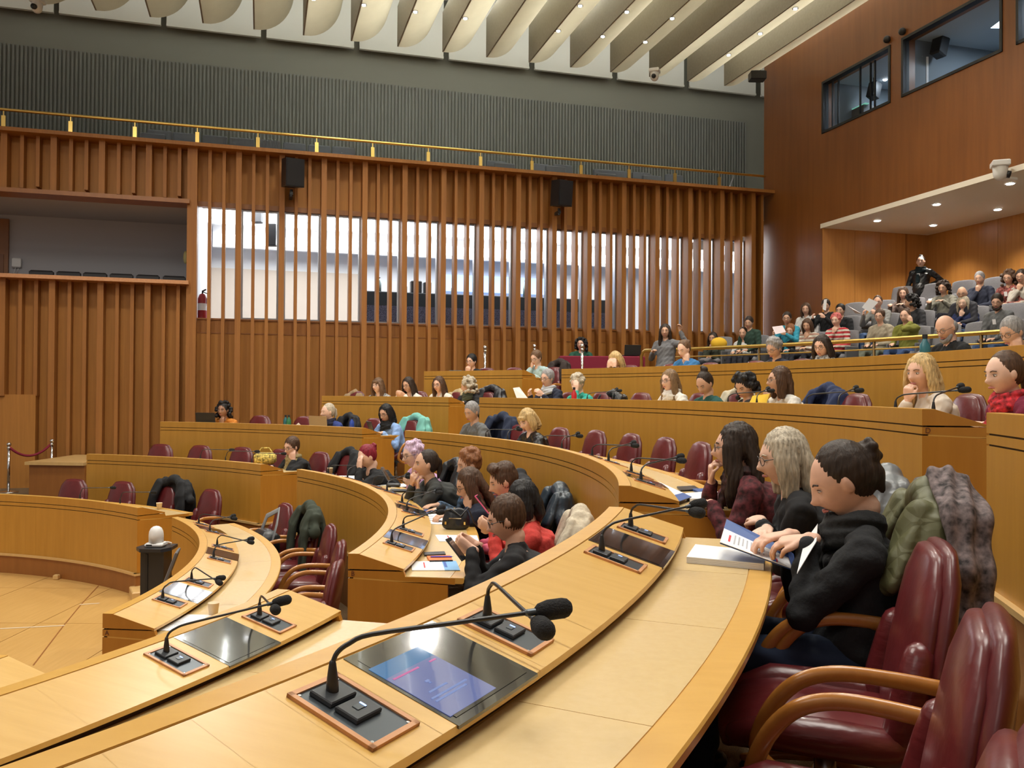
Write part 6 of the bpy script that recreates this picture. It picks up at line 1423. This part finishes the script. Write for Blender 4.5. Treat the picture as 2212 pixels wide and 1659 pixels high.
# held phones
def held_phone(p, rz, tilt, label, mat=M_black): 
    t = thing('phone', label, 'phone', p, rz); M = Matrix.Rotation(rad(tilt), 3, 'X'); q = MB(); q.box((0, 0, 0), (.075, .15, .009), M, .003); q.build('housing', mat, t); q = MB(); q.box(M @ Vector((0, 0, .005)), (.068, .138, .001), M); q.build('screen', M_glassd, t)
held_phone(at_Y(985, 1186, 4.72), rad(75), 50, 'black phone held by the woman in the centre'); held_phone(at_Y(1043, 1089, 5.7), rad(80), 50, 'pink phone held up by the woman with the red sleeve', plain('pink_case', (.75, .10, .25), .4)); held_phone(at_Y(833, 1024, 8.1), rad(80), 60, 'phone held by the lavender-haired woman', M_seat2)
# left section third row
def bottle(row, x, y, label, col, h=.22, r_=.035, R=None):
    p = at_z(x, y, WZ[row]) if R is None else pol(R, ang(at_R(x, y, R)), WZ[row]); t = thing('bottle', label, 'bottle', p); m_ = plain('bottle_'+'%d%d%d' % tuple(int(c*99) for c in col), col, .3)
    q = MB(); q.lathe([(r_, 0), (r_, h*.68), (r_*.45, h*.82), (r_*.42, h*.88)], n=16); q.build('body', m_, t, True); q = MB(); q.cyl((0, 0, h*.88), (0, 0, h), r_*.5, n=12); q.build('cap', M_black, t)
Rw = RR['C']+.40
for x, c_, lb in ((617, (.02, .12, .14), 'dark teal bottle on the left of two on the third row'), (624, (.03, .16, .07), 'green bottle on the right of two on the third row'), (760, (.02, .06, .35), 'bright blue bottle left of the woman in light blue')): bottle('C', x, 905, lb, c_, .24, .034, Rw)
p = pol(Rw, ang(at_R(436, 905, Rw)), WZ['C']); laptop(p, rad(ang(p)+90)+PI*0, 'open black laptop before the curly-haired woman in orange', M_black, .36, 80, .24)
p = pol(Rw, ang(at_R(676, 905, Rw)), WZ['C']); laptop(p, rad(ang(p)+90), 'tan laptop lid before the woman with a blonde ponytail', plain('tan_cover', (.38, .26, .12), .6), .36, 84, .22)
p = pol(Rw, ang(at_R(788, 910, Rw)), WZ['C']); laptop(p, rad(ang(p)+60), 'black laptop before the woman in light blue', M_black, .34, 70, .18)
p = pol(Rw, ang(at_R(645, 908, Rw)), WZ['C']); er_ = pol(1, ang(p))-Vector((CX, CY, 0)); et_ = Vector((-er_.y, er_.x, 0))
sheet('paper_sheet', 'pale sheets fanned beside the two green bottles', [p+et_*.16+Vector((0, 0, .0)), p-et_*.16+Vector((0, 0, .005)), p-et_*.02-er_*.02+Vector((0, 0, .13)), p+et_*.03+Vector((0, 0, .11))])
# fourth and fifth row
Rd = RR['D']+.36
bottle('D', 1240, 860, 'red flask before the woman in teal', (.45, .02, .03), .26, .035, Rd)
p = pol(Rd, ang(at_R(1627, 862, Rd)), WZ['D']); er_ = pol(1, ang(p))-Vector((CX, CY, 0)); et_ = Vector((-er_.y, er_.x, 0))
sheet('folder', 'yellow folder standing before the curly-haired woman', [p-et_*.16, p+et_*.16, p+et_*.15+er_*.08+Vector((0, 0, .17)), p-et_*.15+er_*.08+Vector((0, 0, .19))], plain('yellow_folder', (.78, .50, .02), .6), 'folder')
sheet('paper_sheet', 'white sheet held by the grey-haired man with a moustache', [at_R(1108, 838, RR['D']+.35), at_R(1122, 836, RR['D']+.38), at_R(1140, 860, RR['D']+.36), at_R(1116, 860, RR['D']+.33)])
bottle('E', 1998, 760, 'teal bottle before the balding man', (.03, .14, .18), .3, .045, RR['E']+.3)
p = pol(RR['E']+.3, ang(at_R(985, 798, RR['E']+.3)), WZ['E']+.12); q = MB(); q.box((0, 0, 0), (.22, .12, .03), None, .01); o = q.build('tablet', M_black); o.location = p; tag(o, 'dark tablet on the short left desk of the fifth row', 'tablet')
p = at_z(573, 1003, WZ['B']+.02); t = thing('handbag', 'yellow patterned handbag before the woman with the yellow scarf', 'bag', p); q = MB(); q.box((0, 0, .08), (.28, .12, .16), None, .04); q.build('body', cloth('yellowbag', (.55, .40, .10), kind='print'), t, True); q = MB(); q.loft([(-.1, 0, .15), (-.05, 0, .22), (.05, 0, .22), (.1, 0, .15)], .008, 8); q.build('handle', cloth('yellowbag', (.55, .40, .10), kind='print'), t, True)
# sleeves of floor vents behind the foreground chairs
t = thing('floor_vent', 'dark ribbed floor vent along the wall at the lower right corner', 'vent', pol(RR['D']-.18, -21, FL['C']))
for k in range(6): q = MB(); q.sweep(RR['D']-.30+k*.035, [(0, FL['C']+.002), (.022, FL['C']+.002), (.022, FL['C']+.014), (0, FL['C']+.014)], -32, -14); part_w(q, 'slat', M_dark, t)
bpy.data.scenes.remove(TMP)
# microphones, spotlights and strips: words that tell them apart
bpy.context.view_layer.update()
